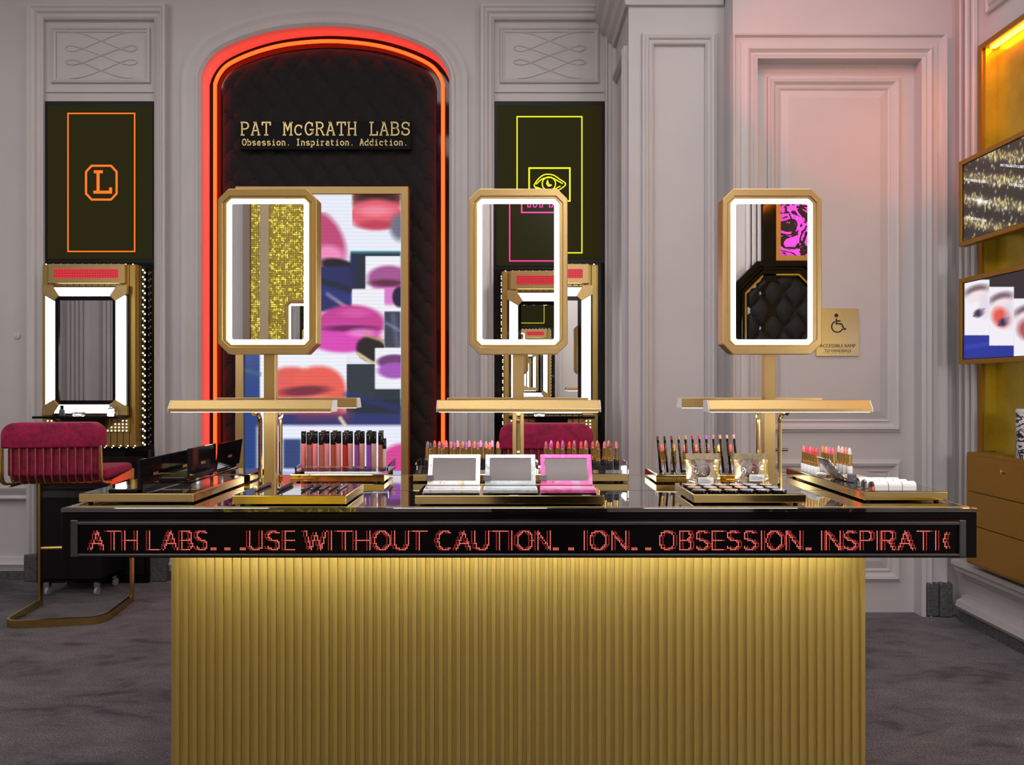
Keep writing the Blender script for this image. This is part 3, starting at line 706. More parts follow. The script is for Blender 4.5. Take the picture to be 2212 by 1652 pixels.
MB().lathe([(.0068, .0715), (.0068, .1035), (.006, .105)], 14).build('cap', M_BLACK, t, smooth=True)

# pencils lying on the small tray
PC = [((70, 44, 46), 'dark brown pencil with a gold ball end', (551, 1061)), ((50, 34, 38), 'black-brown pencil', (601, 1059)), ((96, 74, 66), 'bronze pencil', (652, 1060)), ((70, 70, 84), 'silver pencil with dark cap', (671, 1061)),
      ((120, 96, 96), 'silver-brown pencil', (690, 1061)), ((130, 92, 84), 'copper-ended silver pencil', (710, 1061)), ((140, 130, 134), 'bright silver pencil', (729, 1061))]
for i, (c, lb, (px_, py_)) in enumerate(PC):
    yy = 1.862; xx = X_(px_, yy); r = .0052 if i < 2 else .0042; zz = TZ1+r+.0003
    t = thing('cosmetic_pencil', '%s, %s of seven lying on the tray' % (lb, ORD[i]), 'pencil', (xx, yy, TZ1), 'pencils lying on the tray', absolute=True)
    L = .115 if i < 2 else .105
    MB().tube([(xx, yy+.012, zz), (xx, yy+L, zz)], r, 10).build('barrel', mat('pencil_%d' % i, rgb(*c), .12 if i > 1 else .25, metal=.85 if i > 1 else .3), t, smooth=True)
    if i == 0: MB().lathe([(.0008, -.0075), (.0045, -.006), (.0072, -.002), (.0072, .002), (.0045, .006), (.0008, .0075)], 12, (xx, yy+.004, TZ1+.0078)).build('ball_end', M_BRASS, t, smooth=True)
    else: MB().tube([(xx, yy, zz), (xx, yy+.0115, zz)], [r*.7, r], 10).build('tip', mat('pencil_tip_%d' % i, rgb(*((140, 84, 60) if i in (5,) else (60, 60, 90) if i == 3 else (40, 32, 34))), .3), t, smooth=True)

# upright lip pencils
pn = [(104, 60, 52), (70, 44, 38), (120, 78, 56), (204, 150, 120), (214, 166, 140), (190, 50, 100), (214, 70, 66), (190, 100, 206), (222, 128, 130), (232, 150, 146), (232, 150, 126), (232, 160, 150)]
rk = thing('pencil_rack', 'clear acrylic rack holding the upright lip pencils', 'holder', (.60, 2.225, TZ1), absolute=True)
MB().box(.463, .748, 2.208, 2.240, TZ1+.0005, TZ1+.003).build('floor_panel', M_ACRYL, rk)
MB().box(.463, .748, 2.2075, 2.2105, TZ1+.0035, TZ1+.014).build('front_panel', M_ACRYL, rk)
MB().box(.463, .748, 2.2375, 2.2405, TZ1+.0035, TZ1+.014).build('back_panel', M_ACRYL, rk)
for i, c in enumerate(pn):
    bx_, tx_ = .476+i*.0224, .467+i*.0224-.002*i/11
    lb = '%s lip pencil, %s from left of the twelve standing in the rack' % (cname(c), ORD[i])
    t = thing('lip_pencil', lb, 'pencil', (bx_, 2.224, TZ1+.0032), 'upright lip pencils', absolute=True)
    a, b_ = Vector((bx_, 2.224, TZ1+.0045)), Vector((tx_, 2.229, TZ1+.120+.005*i/11))
    MB().tube([a, a+(b_-a)*.90], .0037, 8).build('barrel', M_BLACK, t, smooth=True)
    MB().tube([a+(b_-a)*.902, b_], .0036, 8).build('coloured_end', colmat(c, 'pencil_end'), t, smooth=True)
    mb = MB(); k = a+(b_-a)*.45; e = a+(b_-a)*.82
    for j in range(7):
        s0 = k+(e-k)*(j/7); s1 = k+(e-k)*((j+.62)/7)
        mb.add([(s0.x-.0012, s0.y-.0041, s0.z), (s0.x+.0012, s0.y-.0041, s0.z), (s1.x+.0012, s1.y-.0041, s1.z), (s1.x-.0012, s1.y-.0041, s1.z)], [(0, 1, 2, 3)])
    mb.build('gold_lettering', M_BRASS, t, stuff=True)

# four open black palettes
M_LOGO = mat('gold_print', (.9, .62, .2), .3, metal=1)
def black_palette(xh, y0, z0, tilt, lb):
    t = thing('eyeshadow_palette', lb, 'palette', (xh, y0+.084, z0), 'open black palettes', absolute=True)
    MB().box(xh-.078, xh-.002, y0, y0+.168, z0+.0004, z0+.009).build('case', M_BLACK, t, bev=.0015)
    MB().box(xh-.072, xh-.010, y0+.008, y0+.16, z0+.0092, z0+.0098).build('mirror_film', M_CHROME, t)
    dx = math.sin(tilt)*.078; dz = math.cos(tilt)*.078
    MB().prism([(xh, z0+.0095), (xh+dx, z0+.0095+dz), (xh+dx+.0065, z0+.0095+dz), (xh+.0065, z0+.0095)], lambda u_, v_, a: (u_, a, v_), y0, y0+.168).build('lid', M_BLACK, t, bev=.001)
    mb = MB()
    f = lambda h_, yy: (xh+.0068+dx*h_, yy, z0+.0095+dz*h_)
    for j in range(3):
        a = y0+.070+j*.010; mb.add([f(.36, a), f(.36, a+.007), f(.46, a+.007), f(.46, a)], [(0, 1, 2, 3)])
    mb.build('gold_emblem', M_LOGO, t)
rz = TZ1+.028
rs = thing('acrylic_riser', 'clear acrylic block raising the two right-hand black palettes', 'riser', (-.92, 2.0, TZ1), absolute=True)
MB().box(-.984, -.855, 1.845, 1.850, TZ1+.0004, rz-.0045).build('front_panel', M_ACRYL, rs)
MB().box(-.984, -.855, 1.845, 2.172, rz-.004, rz).build('top_panel', M_ACRYL, rs)
MB().box(-.984, -.979, 1.8505, 2.172, TZ1+.0004, rz-.0045).build('side_panel', M_ACRYL, rs)
MB().box(-.860, -.855, 1.8505, 2.172, TZ1+.0004, rz-.0045).build('side_panel', M_ACRYL, rs)
black_palette(-.994, 1.842, TZ1, 0, 'open black palette nearest the front left, standing directly on the tray')
black_palette(-.994, 2.013, TZ1, 0, 'open black palette on the tray behind the frontmost one')
black_palette(-.869, 1.857, rz, 0, 'open black palette on the acrylic block, front one of two')
black_palette(-.869, 2.029, rz, .14, 'open black palette on the back of the acrylic block, lid leaning outward')

# three patterned palettes
def pat_palette(x0, x1, m, lb, key):
    t = thing('mirror_palette', lb, 'palette', ((x0+x1)/2, 1.84, TZ1), 'open patterned palettes', absolute=True)
    MB().box(x0, x1, 1.802, 1.8105, TZ1+.0004, TZ1+.006).build('acrylic_foot', M_ACRYL, t)
    MB().box(x0+.001, x1-.001, 1.811, 1.871, TZ1+.0004, TZ1+.014).build('case', m, t, bev=.002)
    MB().box(x0+.006, x1-.006, 1.815, 1.867, TZ1+.0142, TZ1+.0150).build('shadow_film', mat('film_'+key, (.72, .72, .76), .12, metal=.6), t)
    a = .47; cy, cz = 1.874, TZ1+.016; c, s = math.cos(a), math.sin(a)
    pt = lambda u_, v_, h_: (u_, cy+v_*s+h_*c, cz+v_*c-h_*s)
    b0, b1 = x0+.004, x1-.004
    MB().ring(rect(b0, b1, 0, .088), rect(b0+.012, b1-.012, .012, .077), pt, 0, .008).build('lid_frame', m, t, bev=.001)
    MB().prism(rect(b0+.0115, b1-.0115, .0115, .0775), pt, .003, .008).build('lid_mirror', M_MIRROR, t)
    MB().prism(rect(b0-.004, b0+.016, .012, .026), pt, -.004, -.001).build('price_tag', M_GREYPL, t)
m1 = paper('print_white_marble', [rgb(150, 150, 175), rgb(236, 236, 240), rgb(244, 244, 246), rgb(196, 180, 120)], 26)[0]
m2 = paper('print_silver_cloud', [rgb(120, 130, 140), rgb(190, 200, 204), rgb(170, 182, 186), rgb(214, 212, 200)], 18)[0]
m3 = paper('print_pink_collage', [rgb(70, 66, 84), rgb(232, 92, 170), rgb(238, 110, 184), rgb(176, 170, 186)], 24)[0]
pat_palette(-.233, -.083, m1, 'open palette with white marbled print, left of the three', 'a')
pat_palette(-.077, .068, m2, 'open palette with silver grey print, middle of the three', 'b')
pat_palette(.074, .222, m3, 'open palette with bright pink print, right of the three', 'c')

# round eyeshadow pots
PT = [[(120, 112, 112), (176, 150, 116), (178, 152, 112), (120, 132, 160), (140, 138, 140), (146, 140, 190)],
      [(200, 160, 140), (206, 180, 186), (196, 160, 140), (206, 170, 150), (200, 190, 200), (150, 158, 166)],
      [(206, 182, 150), (196, 196, 206), (206, 176, 140), (210, 178, 150), (180, 186, 196), (150, 156, 150)]]
pp = None
for r_ in range(3):
    for i in range(6):
        c = PT[r_][i]; loc = (.4985+i*.0425, 1.850+r_*.0475, TZ1)
        nm = min({'grey': (128, 124, 128), 'gold beige': (180, 152, 114), 'blue grey': (120, 132, 160), 'lavender': (150, 144, 190), 'pink beige': (200, 164, 146), 'pale lilac': (202, 190, 200), 'silver': (186, 190, 200)}.items(), key=lambda k: sum((a-b)**2 for a, b in zip(k[1], c)))[0]
        lb = 'round black pot of %s eyeshadow, %s from left in the %s row' % (nm, ORD[i], ('front', 'middle', 'back')[r_])
        cm = mat('shadow_%d_%d_%d' % c, rgb(*c), .3, noise=(120, .15), coat=.7)
        if pp is None:
            pp = t = thing('eyeshadow_pot', lb, 'eyeshadow pot', loc, 'round eyeshadow pots')
            MB().lathe([(.018, .0004), (.0200, .0015), (.0200, .006), (.0188, .0075), (.0180, .0075), (.0176, .0068), (.001, .0068)], 20).build('case', M_BLACK, t, smooth=True)
            MB().lathe([(.0174, .0069), (.0165, .0080), (.001, .0083)], 20).build('shadow_pan', cm, t, smooth=True)
        else:
            t = pp.copy(); COL.objects.link(t); t.location = loc; t['label'] = lb
            for ch in pp.children:
                o = ch.copy(); COL.objects.link(o); o.parent = t
                if ch.name.startswith('shadow_pan'): o.data = ch.data.copy(); o.data.materials.clear(); o.data.materials.append(cm)
# gold sample pouches
def film():
    m = bpy.data.materials.new('clear_film'); m.use_nodes = True; nt = m.node_tree; nt.nodes.remove(nt.nodes['Principled BSDF'])
    g_ = nt.nodes.new('ShaderNodeBsdfGlossy'); g_.inputs['Roughness'].default_value = .08; tr = nt.nodes.new('ShaderNodeBsdfTransparent'); mx = nt.nodes.new('ShaderNodeMixShader')
    n = nt.nodes.new('ShaderNodeTexNoise'); n.inputs['Scale'].default_value = 24; tc = nt.nodes.new('ShaderNodeTexCoord'); bp = nt.nodes.new('ShaderNodeBump'); bp.inputs['Strength'].default_value = .4
    bp.inputs['Distance'].default_value = .01
    nt.links.new(tc.outputs['Object'], n.inputs['Vector']); nt.links.new(n.outputs[0], bp.inputs['Height']); nt.links.new(bp.outputs[0], g_.inputs['Normal'])
    mx.inputs[0].default_value = .35; nt.links.new(tr.outputs[0], mx.inputs[1]); nt.links.new(g_.outputs[0], mx.inputs[2]); nt.links.new(mx.outputs[0], nt.nodes['Material Output'].inputs[0])
    return m
M_FILM = film()
M_FOIL = mat('gold_foil', (.84, .72, .48), .25, metal=.9, bump=(22, .22))
def pouch(x0, x1, cc, lb, k):
    yb = 1.99; H = .088; t = thing('foil_pouch', lb, 'pouch', ((x0+x1)/2, yb, TZ1), 'gold sample pouches', absolute=True)
    def sheet(sgn, z0, z1, n=14):
        vs, fs = [], []
        for j in range(n+1):
            for i in range(n+1):
                a, b_ = i/n, j/n; z = z0+(z1-z0)*b_; v = (z-TZ1)/H
                bul = max(0, math.sin(math.pi*a))**.7*max(0, math.sin(math.pi*min(1, v*.96+.02)))**.8*.011+.0005
                if v < .15: bul += (.15-v)*.05
                w = 1-.03*math.sin(math.pi*v); xm = (x0+x1)/2
                vs.append((xm+(x0-xm+(x1-x0)*a)*w, yb+v*.014-sgn*bul, z))
        fs = [(j*(n+1)+i, j*(n+1)+i+1, (j+1)*(n+1)+i+1, (j+1)*(n+1)+i) for j in range(n) for i in range(n)]
        return vs, fs
    MB().add(*sheet(-1, TZ1+.001, TZ1+H)).build('foil_back', M_FOIL, t, smooth=True)
    MB().add(*sheet(1, TZ1+.001, TZ1+H*.80)).build('film_front', M_FILM, t, smooth=True)
    MB().box(x0+.0005, x1-.0005, yb+.0095, yb+.0122, TZ1+H*.80, TZ1+H).build('header', M_FOIL, t)
    xm = (x0+x1)/2; mb = MB().lathe([(.001, 0), (.0195, 0), (.0195, .006), (.016, .0075), (.001, .0075)], 20)
    mb.v = [(xm+.002+v[0], yb+.008-v[2]*.6-(v[1]*.1), TZ1+.040+v[1]) for v in mb.v]; mb.build('pot', mat('smoke_pot', (.05, .05, .07), .15, coat=.5), t, smooth=True)
    mb = MB().lathe([(.001, 0), (.015, 0), (.014, .001), (.001, .001)], 20)
    mb.v = [(xm+.002+v[0], yb+.0030-v[2]-(v[1]*.1), TZ1+.040+v[1]) for v in mb.v]; mb.build('pot_window', colmat(cc, 'pot'), t, smooth=True)
    zl_ = TZ1+(.004 if k == 0 else .012)
    lab = MB().box(xm-.019+.006*k, xm+.024+.006*k, yb-.0165, yb-.0155, zl_, zl_+.019).build('label_sticker', mat('sticker', (.82, .82, .84), .5), t)
    mb = MB()
    for j in range(4): mb.box(xm-.016+.006*k, xm+(.004 if j == 0 else .018-.004*(j % 2))+.006*k, yb-.0172, yb-.0166, zl_+.0148-j*.0036, zl_+.0156-j*.0036)
    mb.build('fine_print', M_GREYPL, lab, off=((x0+x1)/2, yb, TZ1), stuff=True)
    mb = MB(); rr = random.Random(k)
    for j in range(150):
        a = rr.random(); x = x0+.006+(x1-x0-.012)*a; z = TZ1+.002+rr.random()**1.7*.036; y = yb+.002-rr.random()*.012; s = .0016
        d = Vector((rr.uniform(-1, 1), rr.uniform(-1, 1), rr.uniform(-1, 1))).normalized(); e = d.orthogonal().normalized(); f = d.cross(e)
        mb.add([tuple(Vector((x, y, z))+(e*math.cos(q_)+f*math.sin(q_))*s) for q_ in (0, 1.57, 3.14, 4.71)], [(0, 1, 2, 3)])
    mb.build('sequins', M_BRASS, t, stuff=True)
pouch(X_(1481, 2.0), X_(1554, 2.0), (150, 130, 122), 'gold foil pouch with a taupe pot inside, left of the two pouches', 0)
pouch(X_(1585, 2.0), X_(1659, 2.0), (170, 120, 116), 'gold foil pouch with a rosy brown pot inside, right of the two pouches', 1)

# white cartons, brush, folded card on the right tray
for i, (yy, px_) in enumerate(((1.885, 1885), (1.922, 1869), (1.958, 1853))):
    x0 = X_(px_, yy); L = .112; zz = TZ1+.013
    t = thing('white_carton', 'white tube carton with thin dark bands, %s of three lying side by side' % ('front', 'middle', 'rear')[i], 'carton', (x0+L/2, yy, TZ1), 'white tube cartons', absolute=True)
    pf = [(yy-.0125, TZ1+.0004), (yy+.0125, TZ1+.0004)]+[(yy+.0125*math.cos(a), zz+.0125*math.sin(a)) for a in [k*math.pi/8 for k in range(9)]]
    for a0, a1 in ((0, L/3-.001), (L/3, 2*L/3-.001), (2*L/3, L)):
        MB().prism(pf, lambda u_, v_, a: (a, u_, v_), x0+a0, x0+a1).build('body', M_WHITE, t, bev=.0006)
    for a0 in (L/3-.001, 2*L/3-.001): MB().prism([(yy+(u_-yy)*.99, v_) for u_, v_ in pf], lambda u_, v_, a: (a, u_, v_), x0+a0, x0+a0+.001).build('dark_band', M_GREYPL, t)
    MB().prism([(yy+(u_-yy)*.9, TZ1+.0012+(v_-TZ1)*.9) for u_, v_ in pf], lambda u_, v_, a: (a, u_, v_), x0-.006, x0-.0002).build('clear_end', M_ACRYL, t)
bx = X_(1765, 2.16)
t = thing('makeup_brush', 'small brush with pale bristles and gold handle on the right-end tray', 'brush', (bx+.03, 2.165, TZ1), absolute=True)
MB().tube([(bx, 2.165, TZ1+.0062), (bx+.006, 2.165, TZ1+.007), (bx+.018, 2.165, TZ1+.007), (bx+.030, 2.165, TZ1+.006)], [.003, .0058, .0062, .0038], 10).build('bristles', mat('bristle', (.80, .72, .64), .8, bump=(200, .5)), t, smooth=True)
MB().tube([(bx+.030, 2.165, TZ1+.0045), (bx+.070, 2.165, TZ1+.004)], [.0042, .003], 10).build('handle', M_BRASS, t, smooth=True)
cl = paper('print_collage', [rgb(236, 226, 222), rgb(60, 44, 44), rgb(232, 222, 216), rgb(206, 96, 84), rgb(240, 232, 228)], 40, 'c')[0]
cy = 2.05; cxa = X_(1786, cy)+.005
t = thing('printed_palette', 'small open palette with collage print leaning beside the white cartons', 'palette', (cxa+.03, cy, TZ1), absolute=True)
MB().prism([(cxa, TZ1+.064), (cxa+.003, TZ1+.065), (cxa+.052, TZ1+.004), (cxa+.049, TZ1+.003)], lambda u_, v_, a: (u_, a, v_), cy, cy+.085).build('lid', cl, t)
MB().box(cxa+.053, cxa+.13, cy+.004, cy+.085, TZ1+.0004, TZ1+.010).build('case', cl, t, bev=.001)
MB().box(cxa+.053, cxa+.072, cy-.022, cy-.002, TZ1+.0004, TZ1+.024).build('price_block', M_GREYPL, t, bev=.002)
t = thing('lipstick_sample', 'slim white and red lip stick lying behind the cartons', 'lipstick', (X_(1880, 2.0), 2.02, TZ1), absolute=True)
MB().tube([(X_(1862, 2.02), 2.02, TZ1+.008), (X_(1905, 2.02), 2.02, TZ1+.008)], .0075, 10).build('barrel', M_WHITE, t, smooth=True)
MB().tube([(X_(1905, 2.02)+.0005, 2.02, TZ1+.008), (X_(1940, 2.02), 2.02, TZ1+.008)], [.0065, .005], 10).build('cap', colmat((206, 70, 60)), t, smooth=True)

# ============================================================ ARCH: tufted panel, sign, video screen
YT = YB-.012
TI = arch_off(.095); tx0, tx1 = TI[0][0], TI[-1][0]; SX, SZ = .165, .103
_tt = sorted([(x, z) for x, z in TI[1:-1]]); _xs = np.array([p_[0] for p_ in _tt]); _zs = np.array([p_[1] for p_ in _tt])
def tuft_h(x, z, sx=SX, sz=SZ, ox=ACX, d=.020):
    a = (x-ox)/sx+z/(2*sz); b = (x-ox)/sx-z/(2*sz)
    return d*(np.abs(np.sin(np.pi*a))*np.abs(np.sin(np.pi*b)))**.42
def tuft_panel(name, xs0, xs1, zfun, z0, yf, sgn, nu, nv, parent=None, m=M_VELVET, sx=SX, sz=SZ, ox=ACX, d=.020, off=(0, 0, 0)):
    vs = []
    for j in range(nv+1):
        for i in range(nu+1):
            x = xs0+(xs1-xs0)*i/nu; z = z0+(zfun(x)-z0)*j/nv
            e = min(1, 14*min(i/nu, 1-i/nu, (1-j/nv)*nv/nu))
            vs.append((x-off[0], yf-sgn*float(.004+tuft_h(x, z, sx, sz, ox, d)+.016)*math.sqrt(max(0, e))-off[1], z-off[2]))
    k = nu+1; fs = [(j*k+i, j*k+i+1, (j+1)*k+i+1, (j+1)*k+i) for j in range(nv) for i in range(nu)]
    return MB().add(vs, fs).build(name, m, parent, smooth=True)
tp = thing('tufted_panel', 'tall arched panel of black button-tufted velvet inside the red-lit recess', 'tufted panel', (ACX, YT, 0))
ztop = lambda x: float(np.interp(x, _xs, _zs))
tuft_panel('velvet', tx0, tx1, ztop, .02, YT, 1, 130, 250, tp, off=(ACX, YT, 0))
btn = MB().lathe([(.010, 0), (.010, .003), (.006, .007), (.001, .008)], 8); btn.v = [(v[0], -v[2], v[1]) for v in btn.v]; btn = btn.mesh('button', True)
for r_ in range(4, 36):
    for c_ in range(-5, 6):
        x = ACX+(c_+(.5 if r_ % 2 else 0))*SX; z = r_*SZ
        if tx0+.05 < x < tx1-.05 and z < ztop(x)-.06 and not (-1.80 < x < -.70 and z < 2.55): link('button', btn, M_VELVET, tp, loc=(x-ACX, -.020, z))

# typewriter lettering
def sc(L, k): return [[(a*k[0]+k[1], b*k[2]) for a, b in l] for l in L]
SL = {}
SL['P'] = [[(.2, 0), (.2, 1)], [(.06, 0), (.45, 0)], [(.06, 1), (.55, 1)]+arc(.55, .74, .32, .26, 90, -90)+[(.2, .48)]]
SL['A'] = [[(.12, 0), (.48, 1), (.52, 1), (.88, 0)], [(.28, 1), (.5, 1)], [(.25, .35), (.75, .35)], [(0, 0), (.3, 0)], [(.7, 0), (1, 0)]]
SL['T'] = [[(.5, 0), (.5, 1)], [(.08, .76), (.08, 1), (.92, 1), (.92, .76)], [(.28, 0), (.72, 0)]]
SL['M'] = [[(.14, 0), (.14, 1), (.2, 1), (.5, .4), (.8, 1), (.86, 1), (.86, 0)], [(-.02, 0), (.32, 0)], [(.68, 0), (1.02, 0)], [(-.02, 1), (.2, 1)], [(.8, 1), (1.02, 1)]]
SL['C'] = [arc(.52, .5, .4, .5, 48, 318, 18), [(.84, .98), (.84, .68)]]
SL['G'] = [arc(.5, .5, .4, .5, 48, 340, 18), [(.82, .98), (.82, .68)], [(.55, .42), (1, .42)], [(.87, .42), (.87, .1)]]
SL['R'] = [[(.18, 0), (.18, 1)], [(.04, 0), (.38, 0)], [(.04, 1), (.52, 1)]+arc(.52, .76, .3, .24, 90, -90)+[(.18, .52)], [(.5, .52), (.72, .28), (.86, 0), (1, 0)]]
SL['H'] = [[(.16, 0), (.16, 1)], [(.84, 0), (.84, 1)], [(.16, .5), (.84, .5)]]+[[(a-.14, b), (a+.16, b)] for a in (.15, .83) for b in (0, 1)]
SL['L'] = [[(.28, 0), (.28, 1)], [(.08, 1), (.52, 1)], [(.08, 0), (.9, 0), (.9, .3)]]
SL['B'] = [[(.18, 0), (.18, 1)], [(.04, 1), (.55, 1)]+arc(.55, .77, .28, .23, 90, -90)+[(.18, .54)], [(.5, .54), (.6, .54)]+arc(.6, .27, .32, .27, 90, -90)+[(.04, 0)]]
SL['S'] = [arc(.5, .75, .36, .25, 25, 250)+arc(.5, .26, .38, .26, 75, -155), [(.84, .98), (.84, .7)], [(.13, .02), (.13, .3)]]
SL['O'] = [arc(.5, .5, .42, .5, 0, 360, 24)]; SL['I'] = [[(.5, 0), (.5, 1)], [(.2, 0), (.8, 0)], [(.2, 1), (.8, 1)]]
SL['c'] = sc(SL['C'], (.95, .02, .78))
low = {'o': [arc(.5, .33, .38, .33, 0, 360, 20)], 'c': [arc(.52, .33, .37, .33, 45, 320, 14), [(.82, .64), (.82, .44)]],
 'b': [[(.18, 0), (.18, 1)], [(.04, 1), (.18, 1)], [(.04, 0), (.18, 0)], arc(.52, .33, .34, .33, 0, 360, 18)],
 'd': [[(.82, 0), (.82, 1)], [(.66, 1), (.82, 1)], [(.82, 0), (.96, 0)], arc(.48, .33, .34, .33, 0, 360, 18)],
 'p': [[(.18, -.3), (.18, .66)], [(.04, .66), (.18, .66)], [(.02, -.3), (.4, -.3)], arc(.52, .33, .34, .33, 0, 360, 18)],
 's': [arc(.5, .49, .32, .17, 20, 250)+arc(.5, .17, .34, .17, 80, -155)], 'e': [[(.14, .34), (.86, .34)]+arc(.5, .33, .36, .33, 0, 318, 18)],
 'i': [[(.5, 0), (.5, .64), (.24, .64)], [(.16, 0), (.84, 0)], [(.5, .84), (.5, .96)]],
 'n': [[(.2, 0), (.2, .64), (.06, .64)], [(.06, 0), (.36, 0)], [(.2, .42)]+arc(.5, .42, .3, .23, 150, 0)+[(.8, 0)], [(.66, 0), (.94, 0)]],
 'r': [[(.3, 0), (.3, .64), (.1, .64)], [(.08, 0), (.6, 0)], [(.3, .38)]+arc(.62, .40, .3, .24, 160, 50)],
 'a': [arc(.48, .46, .3, .2, 150, 0, 8)+[(.78, 0), (.95, 0)], arc(.46, .19, .32, .19, 0, 360, 16)],
 't': [[(.36, .9), (.36, .2)]+arc(.58, .2, .22, .2, 180, 320, 8), [(.12, .64), (.8, .64)]], '.': [[(.44, .03), (.56, .03)]]}
def typeset(body, x0, x1, z0, cap, w, pt, h0, h1, tbl, m, parent):
    n = len(body); cw = (x1-x0)/n
    for i, ch in enumerate(body):
        if ch == ' ': continue
        L = tbl[ch]; x = x0+i*cw+cw*.06; k = cw*.88
        strokes(MB(), [[(x+a*k, z0+b*cap) for a, b in l] for l in L], w if ch != '.' else w*1.6, pt, h0, h1).build('letter', m, parent)
ysg = YT-.072
sgn = thing('name_sign', 'black plaque with gold typewriter lettering on the tufted panel', 'sign', (X_(703, ysg), ysg, Z_(323, ysg)), absolute=True)
MB().box(X_(517, ysg), X_(888, ysg), ysg, ysg+.028, Z_(323, ysg), Z_(262, ysg)).build('plaque', mat('plaque_black', (.003, .0025, .003), .5, spec=.15), sgn, bev=.002)
M_LET = mat('gold_letters', (.78, .62, .26), .35, metal=.6, emit=.03, ecol=(.9, .7, .3))
up = {k: v for k, v in SL.items()}
typeset('PAT McGRATH LABS', X_(518, ysg), X_(888, ysg), Z_(292, ysg), 27*ysg/F, .0088, back(ysg), 0, .006, up, M_LET, sgn)
typeset('Obsession. Inspiration. Addiction.', X_(523, ysg), X_(882, ysg), Z_(314, ysg), 13*ysg/F, .0062, back(ysg), 0, .005, {**SL, **low}, M_LET, sgn)

# video screen with lips
yv = 4.575; scr = thing('video_screen', 'tall gold-framed video screen showing a collage of painted lips', 'screen', (X_(695, yv), yv, 0), absolute=True)
fx0, fx1, fz1, fz0 = X_(508, yv), X_(882, yv), Z_(402, yv), .12
MB().ring(rect(fx0, fx1, fz0, fz1), rect(X_(526, yv), X_(866, yv), fz0+.06, Z_(419, yv)), lambda u_, v_, a: (u_, a, v_), yv, yv+.075).build('frame', M_GOLD_D if False else M_GOLD, scr, bev=.003)
MB().box(fx0+.01, fx1-.01, yv+.045, yv+.075, fz0+.01, fz1-.01).build('casing', M_SATBLK, scr)
ys = yv+.02; nu, nv = 170, 400
gx, gy = np.meshgrid(np.linspace(525, 867, nu), np.linspace(Z_(0, ys)*0+826+(1.3-(fz0+.055))*F/ys, 418, nv))
P_ = Paint(gx, gy, (232, 236, 250))
def zz(x, y): return 440+x*.3148, 380+y*.3148
def R_(x0, x1, y0, y1, c, **k): a, b = zz(x0, y0); d, e = zz(x1, y1); P_.rect(a, d, b, e, c, **k)
def E_(x, y, rx, ry, c, **k):
    a, b = zz(x, y)
    if 'clip' in k: q0 = zz(k['clip'][0], k['clip'][2]); q1 = zz(k['clip'][1], k['clip'][3]); k['clip'] = (q0[0], q1[0], q0[1], q1[1])
    P_.ell(a, b, rx*.3148, ry*.3148, c, **k)
def N_(x0, y0, x1, y1, w, c, **k): a = zz(x0, y0); b = zz(x1, y1); P_.line(*a, *b, w*.3148, c, **k)
# upper right lips
c_ = (1022, 1350, 120, 500)
R_(1022, 1350, 120, 210, (150, 70, 70), soft=8); E_(1190, 150, 150, 40, (60, 26, 30), soft=.5, clip=c_)
E_(1185, 265, 190, 105, (226, 92, 112), soft=.3, clip=c_); E_(1180, 240, 120, 35, (244, 150, 170), soft=.8, clip=c_, a=.7); E_(1190, 335, 130, 30, (190, 60, 86), soft=.8, clip=c_)
E_(1350, 350, 70, 90, (110, 110, 130), soft=.6, clip=c_)
# left lips
E_(830, 430, 120, 210, (188, 70, 116), soft=.35, rot=-28, clip=(700, 1010, 250, 620)); E_(850, 545, 110, 70, (240, 140, 190), soft=.6, clip=(700, 1010, 400, 640))
E_(930, 620, 130, 50, (26, 24, 34), soft=.4, rot=12)
# navy tiles
R_(700, 1015, 620, 930, (34, 42, 96), soft=6); N_(700, 690, 1010, 780, 26, (22, 34, 44), a=.8); N_(850, 810, 1000, 915, 16, (190, 170, 170), a=.8); N_(720, 760, 1000, 850, 40, (40, 60, 150), a=.4)
R_(1008, 1350, 520, 780, (30, 40, 56), soft=4); R_(1008, 1350, 518, 532, (40, 120, 130), soft=4); N_(1030, 560, 1030, 760, 30, (30, 34, 90), a=.6)
# mauve lips
R_(1110, 1350, 550, 925, (240, 240, 248), soft=2); cl_ = (1112, 1350, 552, 924)
E_(1270, 700, 145, 85, (164, 84, 146), soft=.3, clip=cl_); E_(1285, 800, 130, 85, (218, 120, 200), soft=.35, clip=cl_); E_(1260, 735, 120, 26, (96, 40, 72), soft=.8, clip=cl_); E_(1345, 830, 50, 70, (24, 24, 60), soft=.3, clip=cl_)
# magenta lips
R_(1018, 1240, 775, 1180, (238, 238, 246), soft=2); R_(830, 1018, 930, 1290, (236, 228, 244), soft=10)
cl_ = (600, 1240, 870, 1300)
E_(1010, 1010, 235, 125, (196, 62, 146), soft=.22, clip=cl_); E_(960, 1110, 250, 100, (216, 72, 182), soft=.25, clip=cl_); E_(1000, 1045, 180, 22, (110, 24, 84), soft=.9, clip=cl_)
E_(1080, 1075, 90, 30, (246, 150, 220), soft=.8, clip=cl_, a=.7); E_(1040, 940, 100, 30, (224, 100, 176), soft=.8, clip=cl_, a=.6)
E_(1150, 1190, 105, 85, (34, 28, 34), soft=.25, rot=20, clip=(830, 1240, 1000, 1300)); N_(1060, 1220, 1170, 1290, 14, (214, 196, 150)); N_(1110, 1090, 1230, 1130, 14, (190, 150, 110), a=.8)
R_(1240, 1350, 930, 1178, (58, 62, 80), soft=3); N_(1300, 960, 1330, 1170, 22, (110, 110, 150), a=.5); N_(1255, 1010, 1345, 1060, 14, (150, 150, 190), a=.5)
